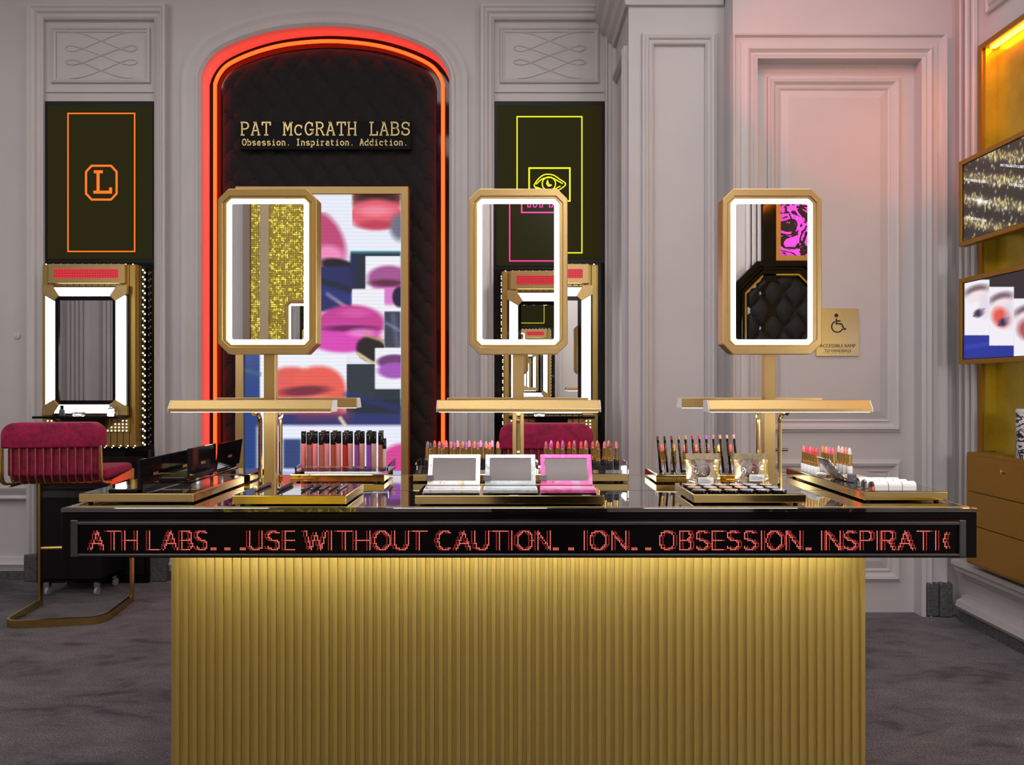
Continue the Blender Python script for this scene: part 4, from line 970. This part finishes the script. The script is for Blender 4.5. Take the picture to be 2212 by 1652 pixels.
# small violet lips
R_(980, 1180, 1290, 1640, (44, 54, 66), soft=2); R_(1175, 1350, 1460, 1640, (40, 50, 64), soft=2); R_(1175, 1350, 1180, 1460, (240, 240, 248), soft=2); cl_ = (1177, 1350, 1182, 1458)
E_(1310, 1275, 120, 50, (110, 60, 116), soft=.3, clip=cl_); E_(1310, 1335, 115, 55, (164, 86, 186), soft=.35, clip=cl_)
# coral lips
R_(385, 980, 1225, 1500, (238, 240, 250), soft=3); R_(260, 385, 1100, 2100, (38, 66, 130), soft=3); N_(270, 1330, 385, 1360, 16, (60, 110, 120), a=.6)
E_(600, 1480, 170, 170, (226, 92, 84), soft=.2, rot=0, p=2.4); E_(790, 1480, 185, 175, (232, 96, 84), soft=.2, p=2.2); E_(700, 1600, 260, 110, (240, 116, 104), soft=.25)
E_(690, 1475, 165, 34, (120, 44, 62), soft=.7, rot=-4); E_(640, 1560, 150, 30, (250, 150, 140), soft=.9, a=.7)
R_(980, 1350, 1530, 1640, (34, 44, 60), soft=5); N_(980, 1500, 1350, 1600, 26, (34, 50, 120), a=.6)
P_.rect(596, 868, 893, 919, (44, 52, 110), soft=8); P_.rect(640, 760, 880, 905, (150, 60, 80), soft=20, a=.6); P_.line(735, 903, 745, 918, 5, (220, 200, 170))
P_.rect(555, 868, 920, 1200, (234, 238, 252), soft=10); P_.rect(612, 650, 948, 1012, (52, 70, 120), soft=6); P_.ell(872, 1000, 52, 42, (216, 70, 150), soft=.25)
P_.rect(527, 868, 1017, 1300, (176, 190, 232), soft=3); P_.ell(640, 1130, 80, 40, (210, 80, 110), soft=.3); P_.rect(700, 868, 1080, 1180, (50, 60, 110), soft=3)
P_.c *= (1-.05*((np.arange(nv) % 4) < 1))[:, None, None]
pts = [(X_(a, ys), ys, Z_(b, ys)) for a, b in zip(gx.ravel(), gy.ravel())]
image_grid('screen_image', pts, nu, nv, P_.c, attr_emit('video_picture', 1.0), scr)

# ============================================================ NICHES: neon screens and vanities
def neon_screen(xc, rz, col, mark, label, loc):
    t = thing('neon_display', label, 'screen', loc, rz=rz)
    z0, z1 = 2.09-loc[2], 3.158-loc[2]
    MB().box(-.365, .365, -.012, 0, z0, z1).build('casing', M_SATBLK, t)
    MB().box(-.345, .345, -.016, -.0125, z0+.026, z1-.028).build('screen', mat('dark_olive_screen', (.006, .006, .004), .5, spec=.08, emit=1, ecol=(.017, .0145, .002)), t)
    pt = lambda u_, v_, h_: (u_, -.016-h_, v_)
    return t, pt
def neon_mat(n, c): return mat('neon_line_'+n, c, .5, emit=1.0, ecol=c)
OR_, YE_, PK_ = neon_mat('orange', rgb(255, 106, 22)), neon_mat('yellow', rgb(212, 214, 10)), neon_mat('pink', rgb(240, 50, 140))
def loop(pts_): return [pts_+[pts_[0]]]
# left niche: orange letter
LX = -2.72
t, pt = neon_screen(LX, 0, OR_, 'L', 'dark screen showing an orange outlined letter in an octagon', (LX, YW, 2.085))
YN = YW-.016
f = lambda a, b: (X_(a, YN)-LX, Z_(b, YN)-2.085)
strokes(MB(), loop([f(147, 245), f(291, 245), f(291, 543), f(147, 543)]), .008, pt, 0, .0012).build('outline_frame', OR_, t)
strokes(MB(), loop([f(186, 371), f(198, 358), f(240, 358), f(252, 371), f(252, 418), f(240, 431), f(198, 431), f(186, 418)]), .013, pt, 0, .0012).build('octagon_outline', OR_, t)
strokes(MB(), [[f(203, 371), f(222, 371)], [f(212, 371), f(212, 415)], [f(202, 415), f(239, 415), f(239, 405)]], .019, pt, 0, .0012).build('letter', OR_, t)
# right niche: yellow eye
RX = X_(1187, YW)
t, pt = neon_screen(RX, 0, YE_, 'eye', 'dark screen showing a yellow outlined eye in a square', (RX, YW, 2.085))
f = lambda a, b: (X_(a, YN)-RX, Z_(b, YN)-2.085)
strokes(MB(), loop([f(1117, 252), f(1257, 252), f(1257, 546), f(1117, 546)]), .008, pt, 0, .0012).build('outline_frame', YE_, t)
strokes(MB(), loop([f(1143, 363), f(1231, 363), f(1231, 434), f(1143, 434)]), .010, pt, 0, .0012).build('square_outline', YE_, t)
g6 = lambda a, b: f(940+a*.3634, b*.3634)
eye = [catmull([g6(*p_) for p_ in L], 5) for L in ([(588, 1100), (612, 1065), (650, 1038), (700, 1040), (740, 1065), (775, 1092), (750, 1120), (700, 1142), (650, 1140), (600, 1118), (588, 1100)],
    [(600, 1095), (640, 1062), (690, 1056), (735, 1078), (758, 1092)], [(600, 1112), (650, 1128), (700, 1128), (745, 1105)])]
eye += [[g6(676+40*math.cos(a), 1092+40*math.sin(a)) for a in [k*math.pi/10 for k in range(21)]], catmull([g6(668, 1075), g6(664, 1092), g6(675, 1106), g6(690, 1100), g6(676, 1096), g6(668, 1075)], 4)]
strokes(MB(), eye, .0075, pt, 0, .0012).build('eye_outline', YE_, t)
# niche behind the camera: pink letters
OXC = .235
t, pt = neon_screen(OXC, math.pi, PK_, 'PM', 'dark screen with pink outlined letters, seen only in the centre mirror', (OXC, YO, 2.085))
dn = D-.016
f = lambda a, b: (-(XO(a, dn)-OXC), ZO(b, dn)-2.085)
strokes(MB(), loop([f(1101, 270), f(1258, 270), f(1258, 563), f(1101, 563)]), .008, pt, 0, .0012).build('outline_frame', PK_, t)
strokes(MB(), loop([f(1127, 385), f(1222, 385), f(1222, 458), f(1127, 458)]), .009, pt, 0, .0012).build('square_outline', PK_, t)
mm = [f(1140, 446), f(1140, 405), f(1150, 405), f(1156, 428), f(1163, 405), f(1172, 405), f(1172, 446), f(1166, 446), f(1166, 420), f(1158, 446), f(1153, 446), f(1146, 420), f(1146, 446)]
pm = [f(1194, 446), f(1194, 405), f(1176, 405), f(1174, 414), f(1174, 424), f(1178, 432), f(1187, 432), f(1187, 446)]
strokes(MB(), loop(mm)+loop(pm), .006, pt, 0, .0012).build('letters', PK_, t)

M_REDGRID = dotted('red_dot_grid', .0105, (.05, .004, .006), (1, .03, .05), 1.3)
M_RIB = mat('gold_rib', (.52, .37, .11), .35, metal=.85)
def vanity(xc, yw, rz, lb):
    t = thing('vanity_mirror', lb, 'vanity', (xc, yw, 0), 'illuminated vanity stations', rz=rz)
    B = lambda x0, x1, h0, h1, z0, z1: MB().box(x0, x1, -h1, -h0, z0, z1)
    B(-.364, .364, 0, .012, .02, 2.088).build('black_backing', M_BLACK, t)
    B(-.300, .300, .012, .130, .883, 2.06).build('body', M_GOLD_D, t, bev=.003)
    rib = B(-.0175, .0175, .130, .139, .89, 2.052).mesh('rib', bev=.002)
    for i in range(15): link('rib', rib, M_RIB, t, loc=(-.28+i*.04, 0, 0))
    for s in (-1, 1):
        for j, (h0, h1, m_) in enumerate(((.080, .096, M_RIB), (.100, .116, M_RIB), (.024, .070, mat('bulb_strip', (.16, .12, .05), .3, metal=.6)))):
            MB().box(s*.3005, s*.306, -h1, -h0, .885, 2.058).build('side_rib' if j < 2 else 'bulb_strip', m_, t)
    mb = MB()
    def bulb(x, h, z, r=.0046, d='f'):
        mb.lathe([(r, 0), (r*.8, r*.6), (.0005, r)], 6)
        mb.v[-18:] = [(x+v[0], -h-v[2], z+v[1]) if d == 'f' else (x+v[2], -h+v[0], z+v[1]) if d == 'r' else (x-v[2], -h+v[0], z+v[1]) if d == 'l' else (x+v[0], -h+v[1], z+v[2]*(1 if d == 'u' else -1)) for v in mb.v[-18:]]
    for i in range(26):
        z = .905+i*.0452
        for s in (-1, 1): bulb(s*.306, .060, z, .0065, 'r' if s > 0 else 'l'); bulb(s*.306, .036, z-.013, .0065, 'r' if s > 0 else 'l')
    for i in range(13): bulb(-.28+i*.0466, .120, .883, .005, 'd'); bulb(-.28+i*.0466, .128, 2.060, .005, 'u'); bulb(-.26+i*.0466, .1395, .893, .0045)
    for s in (-1, 1):
        for j in range(4):
            for i in range(6-int(j*1.4)): bulb(s*(.252-i*.024), .154, .992+j*.021, .005)
    mb.build('bulbs', M_BULB, t, stuff=True)
    hd = B(-.245, .245, .139, .165, 1.932, 2.058).build('header', M_GOLD, t, bev=.003)
    B(-.203, .203, .1652, .168, 1.966, 2.025).build('red_display', M_REDGRID, hd)
    # lit frame
    B(-.266, .266, .139, .16, 1.095, 1.915).build('mirror_case', M_BLACK, t)
    pt_ = lambda u_, v_, h_: (u_, -h_, v_)
    W2, zb, zt_ = .271, 1.09, 1.92
    cn = [(0, 0), (.066, 0), (.11, .068), (.076, .102), (.002, .057)]
    for sx in (-1, 1):
        for top in (0, 1):
            poly = [(sx*(-W2+a), (zt_-b) if top else (zb+b)) for a, b in cn]
            MB().prism(poly, pt_, .16, .186).build('corner', M_GOLD, t, bev=.002)
    for sx in (-1, 1):
        x0, x1 = sx*(W2-.018), sx*(W2-.076)
        MB().prism([(x0, zb+.064), (x0, zt_-.064), (x1, zt_-.100), (x1, zb+.100)], pt_, .16, .176).build('light_bar', M_LED, t)
    for top in (0, 1):
        z0, z1 = (zt_-.014, zt_-.068) if top else (zb+.014, zb+.068)
        MB().prism([(-W2+.074, z0), (W2-.074, z0), (W2-.106, z1), (-W2+.106, z1)], pt_, .16, .176).build('light_bar', M_LED, t)
    MB().ring(rect(-.198, .198, 1.16, 1.85), rect(-.172, .172, 1.186, 1.824), pt_, .16, .171).build('inner_frame', M_BLACK, t)
    MB().prism(rect(-.173, .173, 1.185, 1.825), pt_, .16, .163).build('mirror_glass', M_MIRROR, t)
    # shelf
    MB().prism([(-.139, 1.075), (-.28, 1.075), (-.28, 1.089), (-.139, 1.089)], lambda u_, v_, a: (a, u_, v_), -.268, .268).build('shelf', M_BLACK, t, bev=.002)
    MB().prism([(-.140, .975), (-.15, .975), (-.275, 1.074), (-.140, 1.074)], lambda u_, v_, a: (a, u_, v_), -.10, .10).build('apron', M_SATBLK, t)
    for s in (-1, 1):
        MB().prism([(s*.085, .980), (s*.268, .980), (s*.268, 1.072), (s*.235, 1.072)], pt_, .140, .154).build('bulb_wing', M_RIB, t, bev=.002)
    return t
vanity(LX, YW, 0, 'gold vanity with lit white frame in the left niche under the orange letter')
vanity(RX, YW, 0, 'gold vanity with lit white frame in the niche behind the centre mirror stand')
vanity(OXC, YO, math.pi, 'gold vanity with lit frame reflected in the centre mirror')
def bottle(x, y, z, kind, lb):
    t = thing('bottle', lb, 'bottle', (x, y, z), 'small bottles on the left vanity shelf')
    if kind == 'pump':
        MB().lathe([(.020, .0005), (.021, .002), (.021, .045), (.008, .052), (.008, .056)], 14).build('body', M_ACRYL, t, smooth=True)
        MB().lathe([(.009, .0565), (.009, .070), (.003, .071), (.003, .082)], 12).build('pump', M_CHROME, t, smooth=True)
    else:
        MB().lathe([(.016, .0005), (.017, .002), (.017, .034), (.012, .042)], 14).build('body', M_GREYPL, t, smooth=True)
        MB().lathe([(.010, .0425), (.010, .066), (.008, .067)], 12).build('cap', M_SATBLK, t, smooth=True)
bottle(X_(134, 4.37), 4.37, 1.0892, 'cap', 'small dark capped bottle at the left end of the left vanity shelf')
bottle(X_(239, 4.37), 4.37, 1.0892, 'pump', 'clear pump bottle at the right end of the left vanity shelf')
for xx, lb in ((X_(170, 4.37), 'clear low dish with metal rim on the left vanity shelf'), (X_(1165, 4.37), 'clear low dish on the shelf of the centre vanity')):
    t = thing('glass_dish', lb, 'dish', (xx, 4.37, 1.0892))
    MB().lathe([(.030, .0005), (.036, .006), (.037, .022), (.034, .022), (.030, .008), (.001, .006)], 18).build('bowl', M_ACRYL, t, smooth=True)
    MB().tube([(.0365*math.cos(a), .0365*math.sin(a), .0235) for a in [k*math.pi/9 for k in range(19)]], .0012, 5).build('rim', M_CHROME, t, smooth=True)

# cabinets below the vanities and the cart
for xc, lb in ((LX, 'low black cabinet under the left vanity, behind the cart'), (RX, 'low black cabinet under the centre vanity')):
    t = thing('low_cabinet', lb, 'cabinet', (xc, YW, 0), 'low black cabinets under the vanities')
    MB().box(-.362, .362, -.10, -.013, 0, .86).build('body', M_BLACK, t, bev=.003)
    for i, (a, b) in enumerate(((.06, .30), (.31, .56), (.57, .82))): MB().box(-.34, .34, -.112, -.1005, a, b).build('drawer', M_SATBLK, t, bev=.003)
cxx = X_(182, 4.36)
t = thing('rolling_cart', 'black cart on grey castors standing under the left vanity', 'cart', (cxx, 4.33, 0))
MB().box(-.185, .185, -.10, .13, .10, .66).build('body', M_SATBLK, t, bev=.004)
MB().box(-.185, .185, -.106, -.1005, .60, .64).build('rail', M_ALU, t)
MB().box(-.190, .190, -.105, .135, .085, .098).build('base_plate', M_BLACK, t)
for sx in (-1, 1):
    for yy in (-.085, .11):
        cs = MB().box(sx*.15-.013, sx*.15+.013, yy-.012, yy+.012, .052, .084).build('castor', M_CHROME, t)
        w = MB().lathe([(.008, -.008), (.024, -.008), (.026, -.004), (.026, .004), (.024, .008), (.008, .008)], 14)
        w.v = [(sx*.15+v[2], yy+v[0], .0265+v[1]) for v in w.v]; w.build('wheel', mat('grey_rubber', (.35, .35, .36), .5), cs, smooth=True)

# ============================================================ STOOLS
def flatbar(path, w, z0, z1): return MB().sweep(path, [(-w/2, z0), (-w/2, z1), (w/2, z1), (w/2, z0), (-w/2, z0)], lambda u_, v_, h_: (u_, v_, h_))
def stool(loc, rz, lb):
    t = thing('bar_stool', lb, 'bar stool', loc, 'pink velvet bar stools', rz=rz)
    r = .075; U = [(-.25, .20), (-.25, -.20+r)]+[(-.25+r-r*math.cos(a), -.20+r-r*math.sin(a)) for a in (.4, .8, 1.2, 1.57)]
    U = U+[(-a, b) for a, b in U[::-1]]
    flatbar(U, .014, .001, .041).build('base_frame', M_BR2, t, smooth=True)
    for s in (-1, 1):
        MB().box(s*.25-.007, s*.25+.007, .165, .20, .0415, .735).build('leg', M_BR2, t, bev=.002)
        MB().prism([(.20, .7355), (.20, .79), (-.10, .765), (-.13, .735)], lambda u_, v_, a: (a, u_, v_), s*.25-.007, s*.25+.007).build('side_rail', M_BR2, t, bev=.002)
    MB().tube([(-.2425, .18, .335), (.2425, .18, .335)], .011, 10).build('footrest', M_BR2, t, smooth=True)
    sp = MB().tube([(0, -.215, .96), (0, -.213, .84)]+[(0, -.213+.055*(1-math.cos(a)), .80-.042*math.sin(a)) for a in (0, .5, 1, 1.57)]+[(0, .0, .750), (0, .17, .752)], .0042, 6).mesh('spindle', True)
    for i in range(13): link('spindle', sp, M_BR2, t, loc=(-.237+i*.0395, 0, 0))
    for s in (-1, 1):
        MB().tube([(s*.243, -.218, .965), (s*.246, -.216, .84)]+[(s*.246, -.216+.055*(1-math.cos(a)), .80-.042*math.sin(a)) for a in (0, .5, 1, 1.57)]+[(s*.246, -.08, .752)], .008, 8).build('back_tube', M_BR2, t, smooth=True)
    MB().box(-.241, .241, -.14, .225, .765, .825).build('seat', M_PINK, t, smooth=True, bev=.022, seg=4)
    MB().box(-.241, .241, .185, .235, .70, .80).build('seat_flap', M_PINK, t, smooth=True, bev=.018, seg=3)
    def shape(hw, z0, z1, rr): return [(-hw, z0), (hw, z0)]+[(hw-rr+rr*math.cos(a), z1-rr+rr*math.sin(a)) for a in [k*math.pi/12 for k in range(7)]]+[(-hw+rr-rr*math.sin(a), z1-rr+rr*math.cos(a)) for a in [k*math.pi/12 for k in range(7)]]
    MB().prism(shape(.245, .952, 1.087, .065), lambda u_, v_, a: (u_, a, v_), -.228, -.135).build('back_cover', M_PINK, t, smooth=True, bev=.012, seg=3)
    MB().prism(shape(.225, .80, .96, .02), lambda u_, v_, a: (u_, a, v_), -.203, -.14).build('back_cushion', M_PINK, t, smooth=True, bev=.015, seg=3)
    return t
M_BR2 = mat('satin_brass', (.62, .45, .13), .25, metal=1)
stool((-2.475, 3.90, 0), math.radians(8), 'pink velvet bar stool at the left by the rolling cart')
stool((.178, 3.83, 0), 0, 'pink velvet bar stool behind the lipsticks, only its back showing')

# ============================================================ RIGHT WALL: drawers, screens, carton
XCAB = 2.36; YCF = 3.61
t = thing('drawer_cabinet', 'wall-hung bronze-gold cabinet with three wide drawers on the right', 'cabinet', (XR-.06, 2.8, .364), absolute=True)
MB().box(XCAB+.004, XR-.001, 1.6, YCF, .364, .941).build('body', M_GOLD_D, t, bev=.002)
zz0 = [.378, .5700, .7420, .926]
for i in range(3):
    d = MB().box(XCAB-.008, XCAB+.0035, 1.62, YCF-.016, zz0[i]+.002, zz0[i+1]-.002).build('drawer', M_GOLD_D, t, bev=.0015)
    if i == 2:
        k = MB().lathe([(.001, 0), (.011, 0), (.011, .006), (.004, .010)], 12); k.v = [(XCAB-.0085-v[2], X_(0, 0)+3.33+v[0], .87+v[1]) for v in k.v]; k.build('lock_knob', M_BRASS, d, off=(XR-.06, 2.8, .364), smooth=True)
XS = 2.34; YSF = 3.64
def tv(z0, z1, lb, fn, key, off):
    t = thing('wall_screen', lb, 'screen', (XS+.05, YSF-.41, z0), absolute=True); Wd = .82; b = .024
    pt_ = lambda u_, v_, a: (a, u_, v_)
    MB().ring(rect(YSF-Wd, YSF, z0, z1), rect(YSF-Wd+b, YSF-b, z0+b, z1-b), pt_, XS, XS+.045).build('frame', M_GOLD_D, t, bev=.002)
    MB().box(XS+.016, XR+.05, YSF-Wd+.05, YSF-.05, z0+.05, z1-.05).build('bracket', M_SATBLK, t)
    MB().box(XS+.008, XS+.044, YSF-Wd+b-.002, YSF-b+.002, z0+b-.002, z1-b+.002).build('panel', M_BLACK, t)
    nu_, nv_ = 300, 170
    yy, zz_ = np.meshgrid(np.linspace(YSF-b-.008, YSF-Wd+b+.008, nu_), np.linspace(z0+b+.004, z1-b-.004, nv_))
    px_, py_ = CX+XS*F/yy, CY-(zz_-EYE)*F/yy
    cols = fn(px_, py_, (YSF-yy), zz_-z0)
    image_grid('screen_image', [(XS+.0075, a, c) for a, c in zip(yy.ravel(), zz_.ravel())], nu_, nv_, cols, attr_emit('picture_'+key, 1.), t)
    return t
def sparkle(px_, py_, u_, v_):
    P = Paint(px_, py_, (44, 40, 38)); rr = np.random.RandomState(3)
    P.u = u_; w = v_+u_*.36
    band = .5+.5*np.sin(w*2*np.pi/.115)
    P.mix(band**2*.55, (130, 116, 84))
    for i in range(2400):
        a, b = rr.uniform(0, .8), rr.uniform(0, .45); k = .5+.5*math.sin((b+a*.36)*2*math.pi/.115)
        if rr.rand() > k**1.5+.05: continue
        r = rr.uniform(.0022, .006); g_ = np.exp(-(((u_-a)/r)**2+((v_-b)/(r*1.6))**2))
        P.mix(g_*rr.uniform(.5, 1), [(250, 240, 170), (214, 196, 110), (255, 255, 235), (200, 170, 110)][rr.randint(4)])
    g_ = np.exp(-(((u_-.155)/.02)**2+((v_-.20)/.02)**2)); P.mix(g_, (255, 255, 246))
    return P.c
def eyes(px_, py_, u_, v_):
    P = Paint(px_, py_, (38, 30, 40)); z2 = lambda x, y: (1940+x*.484, 300+y*.484)
    P.rect(2000, 2600, z2(0, 850)[1], 900, (24, 44, 150), soft=3); P.line(*z2(300, 930), *z2(480, 900), 6, (40, 70, 190), a=.6)
    def tile(x0, x1, y0, y1, sh):
        a, b = z2(x0, y0); c, d = z2(x1, y1); P.rect(a, c, b, d, (240, 236, 244), soft=1.5); cx_, cy_ = (a+c)/2, (b+d)/2; w = (c-a); h = (d-b); cl_ = (a, c, b, d)
        P.ell(cx_-w*.02, cy_-h*.30, w*.48, h*.10, (120, 96, 104), soft=.7, rot=-18, clip=cl_); P.ell(cx_, cy_-h*.20, w*.50, h*.10, (238, 224, 230), soft=.6, rot=-18, clip=cl_)
        if sh: P.ell(cx_-w*.02, cy_+h*.02, w*.34, h*.17, sh, soft=.7, rot=-30, clip=cl_)
        P.ell(cx_+w*.08, cy_+h*.10, w*.22, h*.07, (84, 64, 96), soft=.6, rot=-28, clip=cl_); P.ell(cx_+w*.08, cy_+h*.10, w*.09, h*.05, (40, 30, 60), soft=.5, clip=cl_)
        P.line(cx_-w*.14, cy_+h*.16, cx_+w*.30, cy_+h*.02, 1.6, (60, 44, 70), a=.8); P.ell(cx_+w*.3, cy_-h*.02, w*.2, h*.2, (210, 196, 214), soft=.9, a=.5, clip=cl_)
    tile(290, 401, 628, 876, None); tile(400, 510, 660, 922, (226, 86, 72)); tile(509, 640, 712, 976, (170, 80, 90)); tile(640, 820, 690, 940, (120, 80, 150)); tile(830, 1080, 660, 900, (200, 110, 80))
    return P.c
t = tv(2.009, 2.455, 'upper gold-framed wall screen showing glittering gold sparkles', sparkle, 'sparkle', 0)
M_TXT = mat('screen_text', (1, 1, 1), .5, emit=.75, ecol=(.85, .88, 1))
me = text_mesh('PAT McGRATH LABS', .018, extrude=.0002, align='LEFT')
for (u0, v0) in ((.045, .335), (.06, .232), (.05, .14), (.30, .33), (.36, .22)):
    o = link('screen_lettering', me, M_TXT, t, loc=(XS+.0068-XS-.05, YSF-u0-(YSF-.41), v0))
    o.rotation_euler = Matrix.Rotation(-math.pi/2, 3, 'Z').to_euler(); a = math.radians(-20)
    o.rotation_euler = (Matrix.Rotation(-math.pi/2, 3, 'Z') @ Matrix.Rotation(math.pi/2, 3, 'X') @ Matrix.Rotation(a, 3, 'Z')).to_euler()
tv(1.395, 1.842, 'lower gold-framed wall screen showing tiled close-ups of made-up eyes', eyes, 'eyes', 0)
bgx = 2.43; bgy = 3.27
t = thing('gift_canister', 'white canister with black line drawings standing on the drawer cabinet', 'canister', (bgx, bgy, .9415))
ln = paper('print_line_drawing', [rgb(240, 238, 236), rgb(238, 236, 234), rgb(40, 36, 40), rgb(236, 234, 232), rgb(60, 56, 60), rgb(240, 238, 236)], 14, 'c')[0]
MB().lathe([(.047, .0005), (.048, .002), (.048, .215), (.047, .2155)], 24).build('body', ln, t, smooth=True)
MB().lathe([(.0485, .216), (.0485, .232), (.046, .234), (.001, .234)], 24).build('lid', M_WHITE, t, smooth=True)

# ============================================================ BEHIND THE CAMERA, seen in the mirrors
M_SEQ = dotted('gold_sequin_pixels', .0125, (.12, .085, .012), (.95, .72, .08), .9, 3.2)
vw = thing('video_wall', 'tall wall of glittering gold pixels reflected in the left mirror', 'video wall', (XO(640), YO, 0), absolute=True)
MB().box(XO(585), XO(800), YO+.001, YO+.03, .05, 3.6).build('pixel_panel', M_SEQ, vw)
MB().box(XO(543), XO(565), YO+.001, YO+.02, .05, 3.6).build('pixel_panel', M_SEQ, vw)
M_CREAM = mat('champagne_trim', (.62, .52, .33), .4, metal=.5)
MB().box(XO(566), XO(584), YO+.001, YO+.05, .02, 3.63).build('side_trim', M_CREAM, vw)
MB().box(XO(528), XO(542), YO+.001, YO+.04, .02, 3.63).build('side_trim', mat('taupe_trim', (.30, .235, .19), .5), vw)
dm_ = 4.0-(YO+.12)
wm = thing('wall_mirror', 'octagonal lit mirror hung on the gold pixel wall, reflected in the left mirror', 'mirror', (XO(613.8, dm_)+.1425, YO+.031, ZO(646, dm_)-.2385), rz=math.pi)
mirror_head(wm, 0, -.08)
MB().box(-.05, .05, -.031, -.0005, -.05, .05).build('mount', M_SATBLK, wm)
# tufted headboard panel with magenta screen over it
hc = XO(1690, D-.06); hb = thing('upholstered_panel', 'black tufted panel in a chamfered gloss frame, reflected in the right mirror', 'tufted panel', (hc, YO, .1), absolute=True)
po = opp(YO); w0 = .34; zt0 = ZO(564, D-.06)
def cham(w, zt_, c): return [(hc-w, .1), (hc+w, .1), (hc+w, zt_-c), (hc+w-c, zt_), (hc-w+c, zt_), (hc-w, zt_-c)]
for k, (a, b, h_) in enumerate(((0, .035, .075), (.035, .06, .055), (.06, .085, .065))):
    MB().ring(cham(w0-a, zt0-a, .165-a*.4), cham(w0-b, zt0-b, .165-b*.4), po, .001, h_).build('frame_step', M_BLACK, hb, bev=.004)
MB().ring(cham(w0-.085, zt0-.085, .131), cham(w0-.097, zt0-.097, .126), po, .001, .06).build('gold_edge', M_BRASS, hb)
MB().prism(cham(w0-.09, zt0-.09, .128), po, .001, .012).build('board', M_SATBLK, hb)
wi = w0-.099; zi = zt0-.099
tuft_panel('velvet', hc-wi, hc+wi, lambda x: zi-max(0, abs(x-hc)-(wi-.124)), .12, YO+.012, -1, 70, 200, hb, sx=.16, sz=.12, ox=hc+.02, d=.05)
mg = thing('magenta_screen', 'gold-framed magenta collage screen reflected in the right mirror', 'screen', (XO(1735), YO, zt0), absolute=True)
MB().ring(rect(XO(1671.7), XO(1830), zt0+.01, 3.4), rect(XO(1683), XO(1819), zt0+.045, 3.365), po, .001, .04).build('frame', M_GOLD, mg)
m_, nt_, b_, r_ = paper('magenta_collage', [rgb(20, 16, 20), rgb(226, 74, 206), rgb(18, 14, 18), rgb(214, 64, 196), rgb(18, 14, 18), rgb(226, 74, 206)], 6, 'c')
b_.inputs['Roughness'].default_value = .4; nt_.links.new(r_.outputs[0], b_.inputs['Emission Color']); b_.inputs['Emission Strength'].default_value = .8
MB().box(XO(1683), XO(1819), YO+.001, YO+.02, zt0+.045, 3.365).build('screen', m_, mg)
trim(MB().box(XO(1643), XO(1671), YO, YO+.06, 0, 3.5), M_BLACK)
for a, b in ((1612, 1619), (1622, 1631), (1634, 1642)): trim(MB().box(XO(a), XO(b), YO, YO+.04, 0, 3.6), M_WALL, bev=.006)

# ============================================================ ADDED FILL GLOBES outside the picture, brightening the lower walls
M_GLOBE = mat('fill_globe_glow', (1, 1, 1), .4, emit=46, ecol=(1, .96, .955))
for (x, y, z), lb in (((-3.5, .9, 2.05), 'opal globe pendant lamp hanging left of the picture'), ((.6, -.40, 2.75), 'opal globe pendant lamp hanging above the camera'), ((2.0, .9, 1.45), 'opal globe pendant lamp hanging low at the right of the counter')):
    t = thing('fill_globe', lb, 'pendant lamp', (x, y, z), 'opal pendant lamps')
    MB().lathe([(.02, -.15)]+[(.15*math.cos(a), .15*math.sin(a)) for a in [k*math.pi/10-math.pi/2+.14 for k in range(10)]]+[(.02, .148)], 20).build('globe', M_GLOBE, t, smooth=True)
    MB().lathe([(.03, .148), (.03, .19), (.006, .195), (.006, ZC-z)], 12).build('stem', M_BRASS, t, smooth=True)
# ============================================================ CEILING LAMPS
for i, (x, y) in enumerate(CEIL):
    t = thing('ceiling_light', 'white rectangular ceiling light panel, %s of eight above the picture' % ORD[i], 'ceiling light', (x, y, ZC), 'ceiling light panels')
    MB().ring(rect(-.60, .60, -.40, .40), rect(-.555, .555, -.355, .355), lambda u_, v_, a: (u_, v_, a), -.05, 0).build('frame', M_WHITE, t)
    MB().box(-.554, .554, -.354, .354, -.03, -.02).build('diffuser', mat('diffuser', (1, 1, 1), .6, emit=1.2), t)
t = thing('track_spotlight', 'small black ceiling spotlight aimed at the panelled door, above the picture', 'spotlight', SPOT_AT)
v = (Vector(SPOT_TO)-Vector(SPOT_AT)).normalized()
MB().tube([tuple(-v*.10), tuple(v*.02)], .04, 14).build('head', M_SATBLK, t, smooth=True)
MB().tube([(0, 0, .03), (0, 0, ZC-SPOT_AT[2])], .008, 8).build('stem', M_SATBLK, t, smooth=True)

for o in bpy.data.objects:
    if '_abs' in o: del o['_abs']
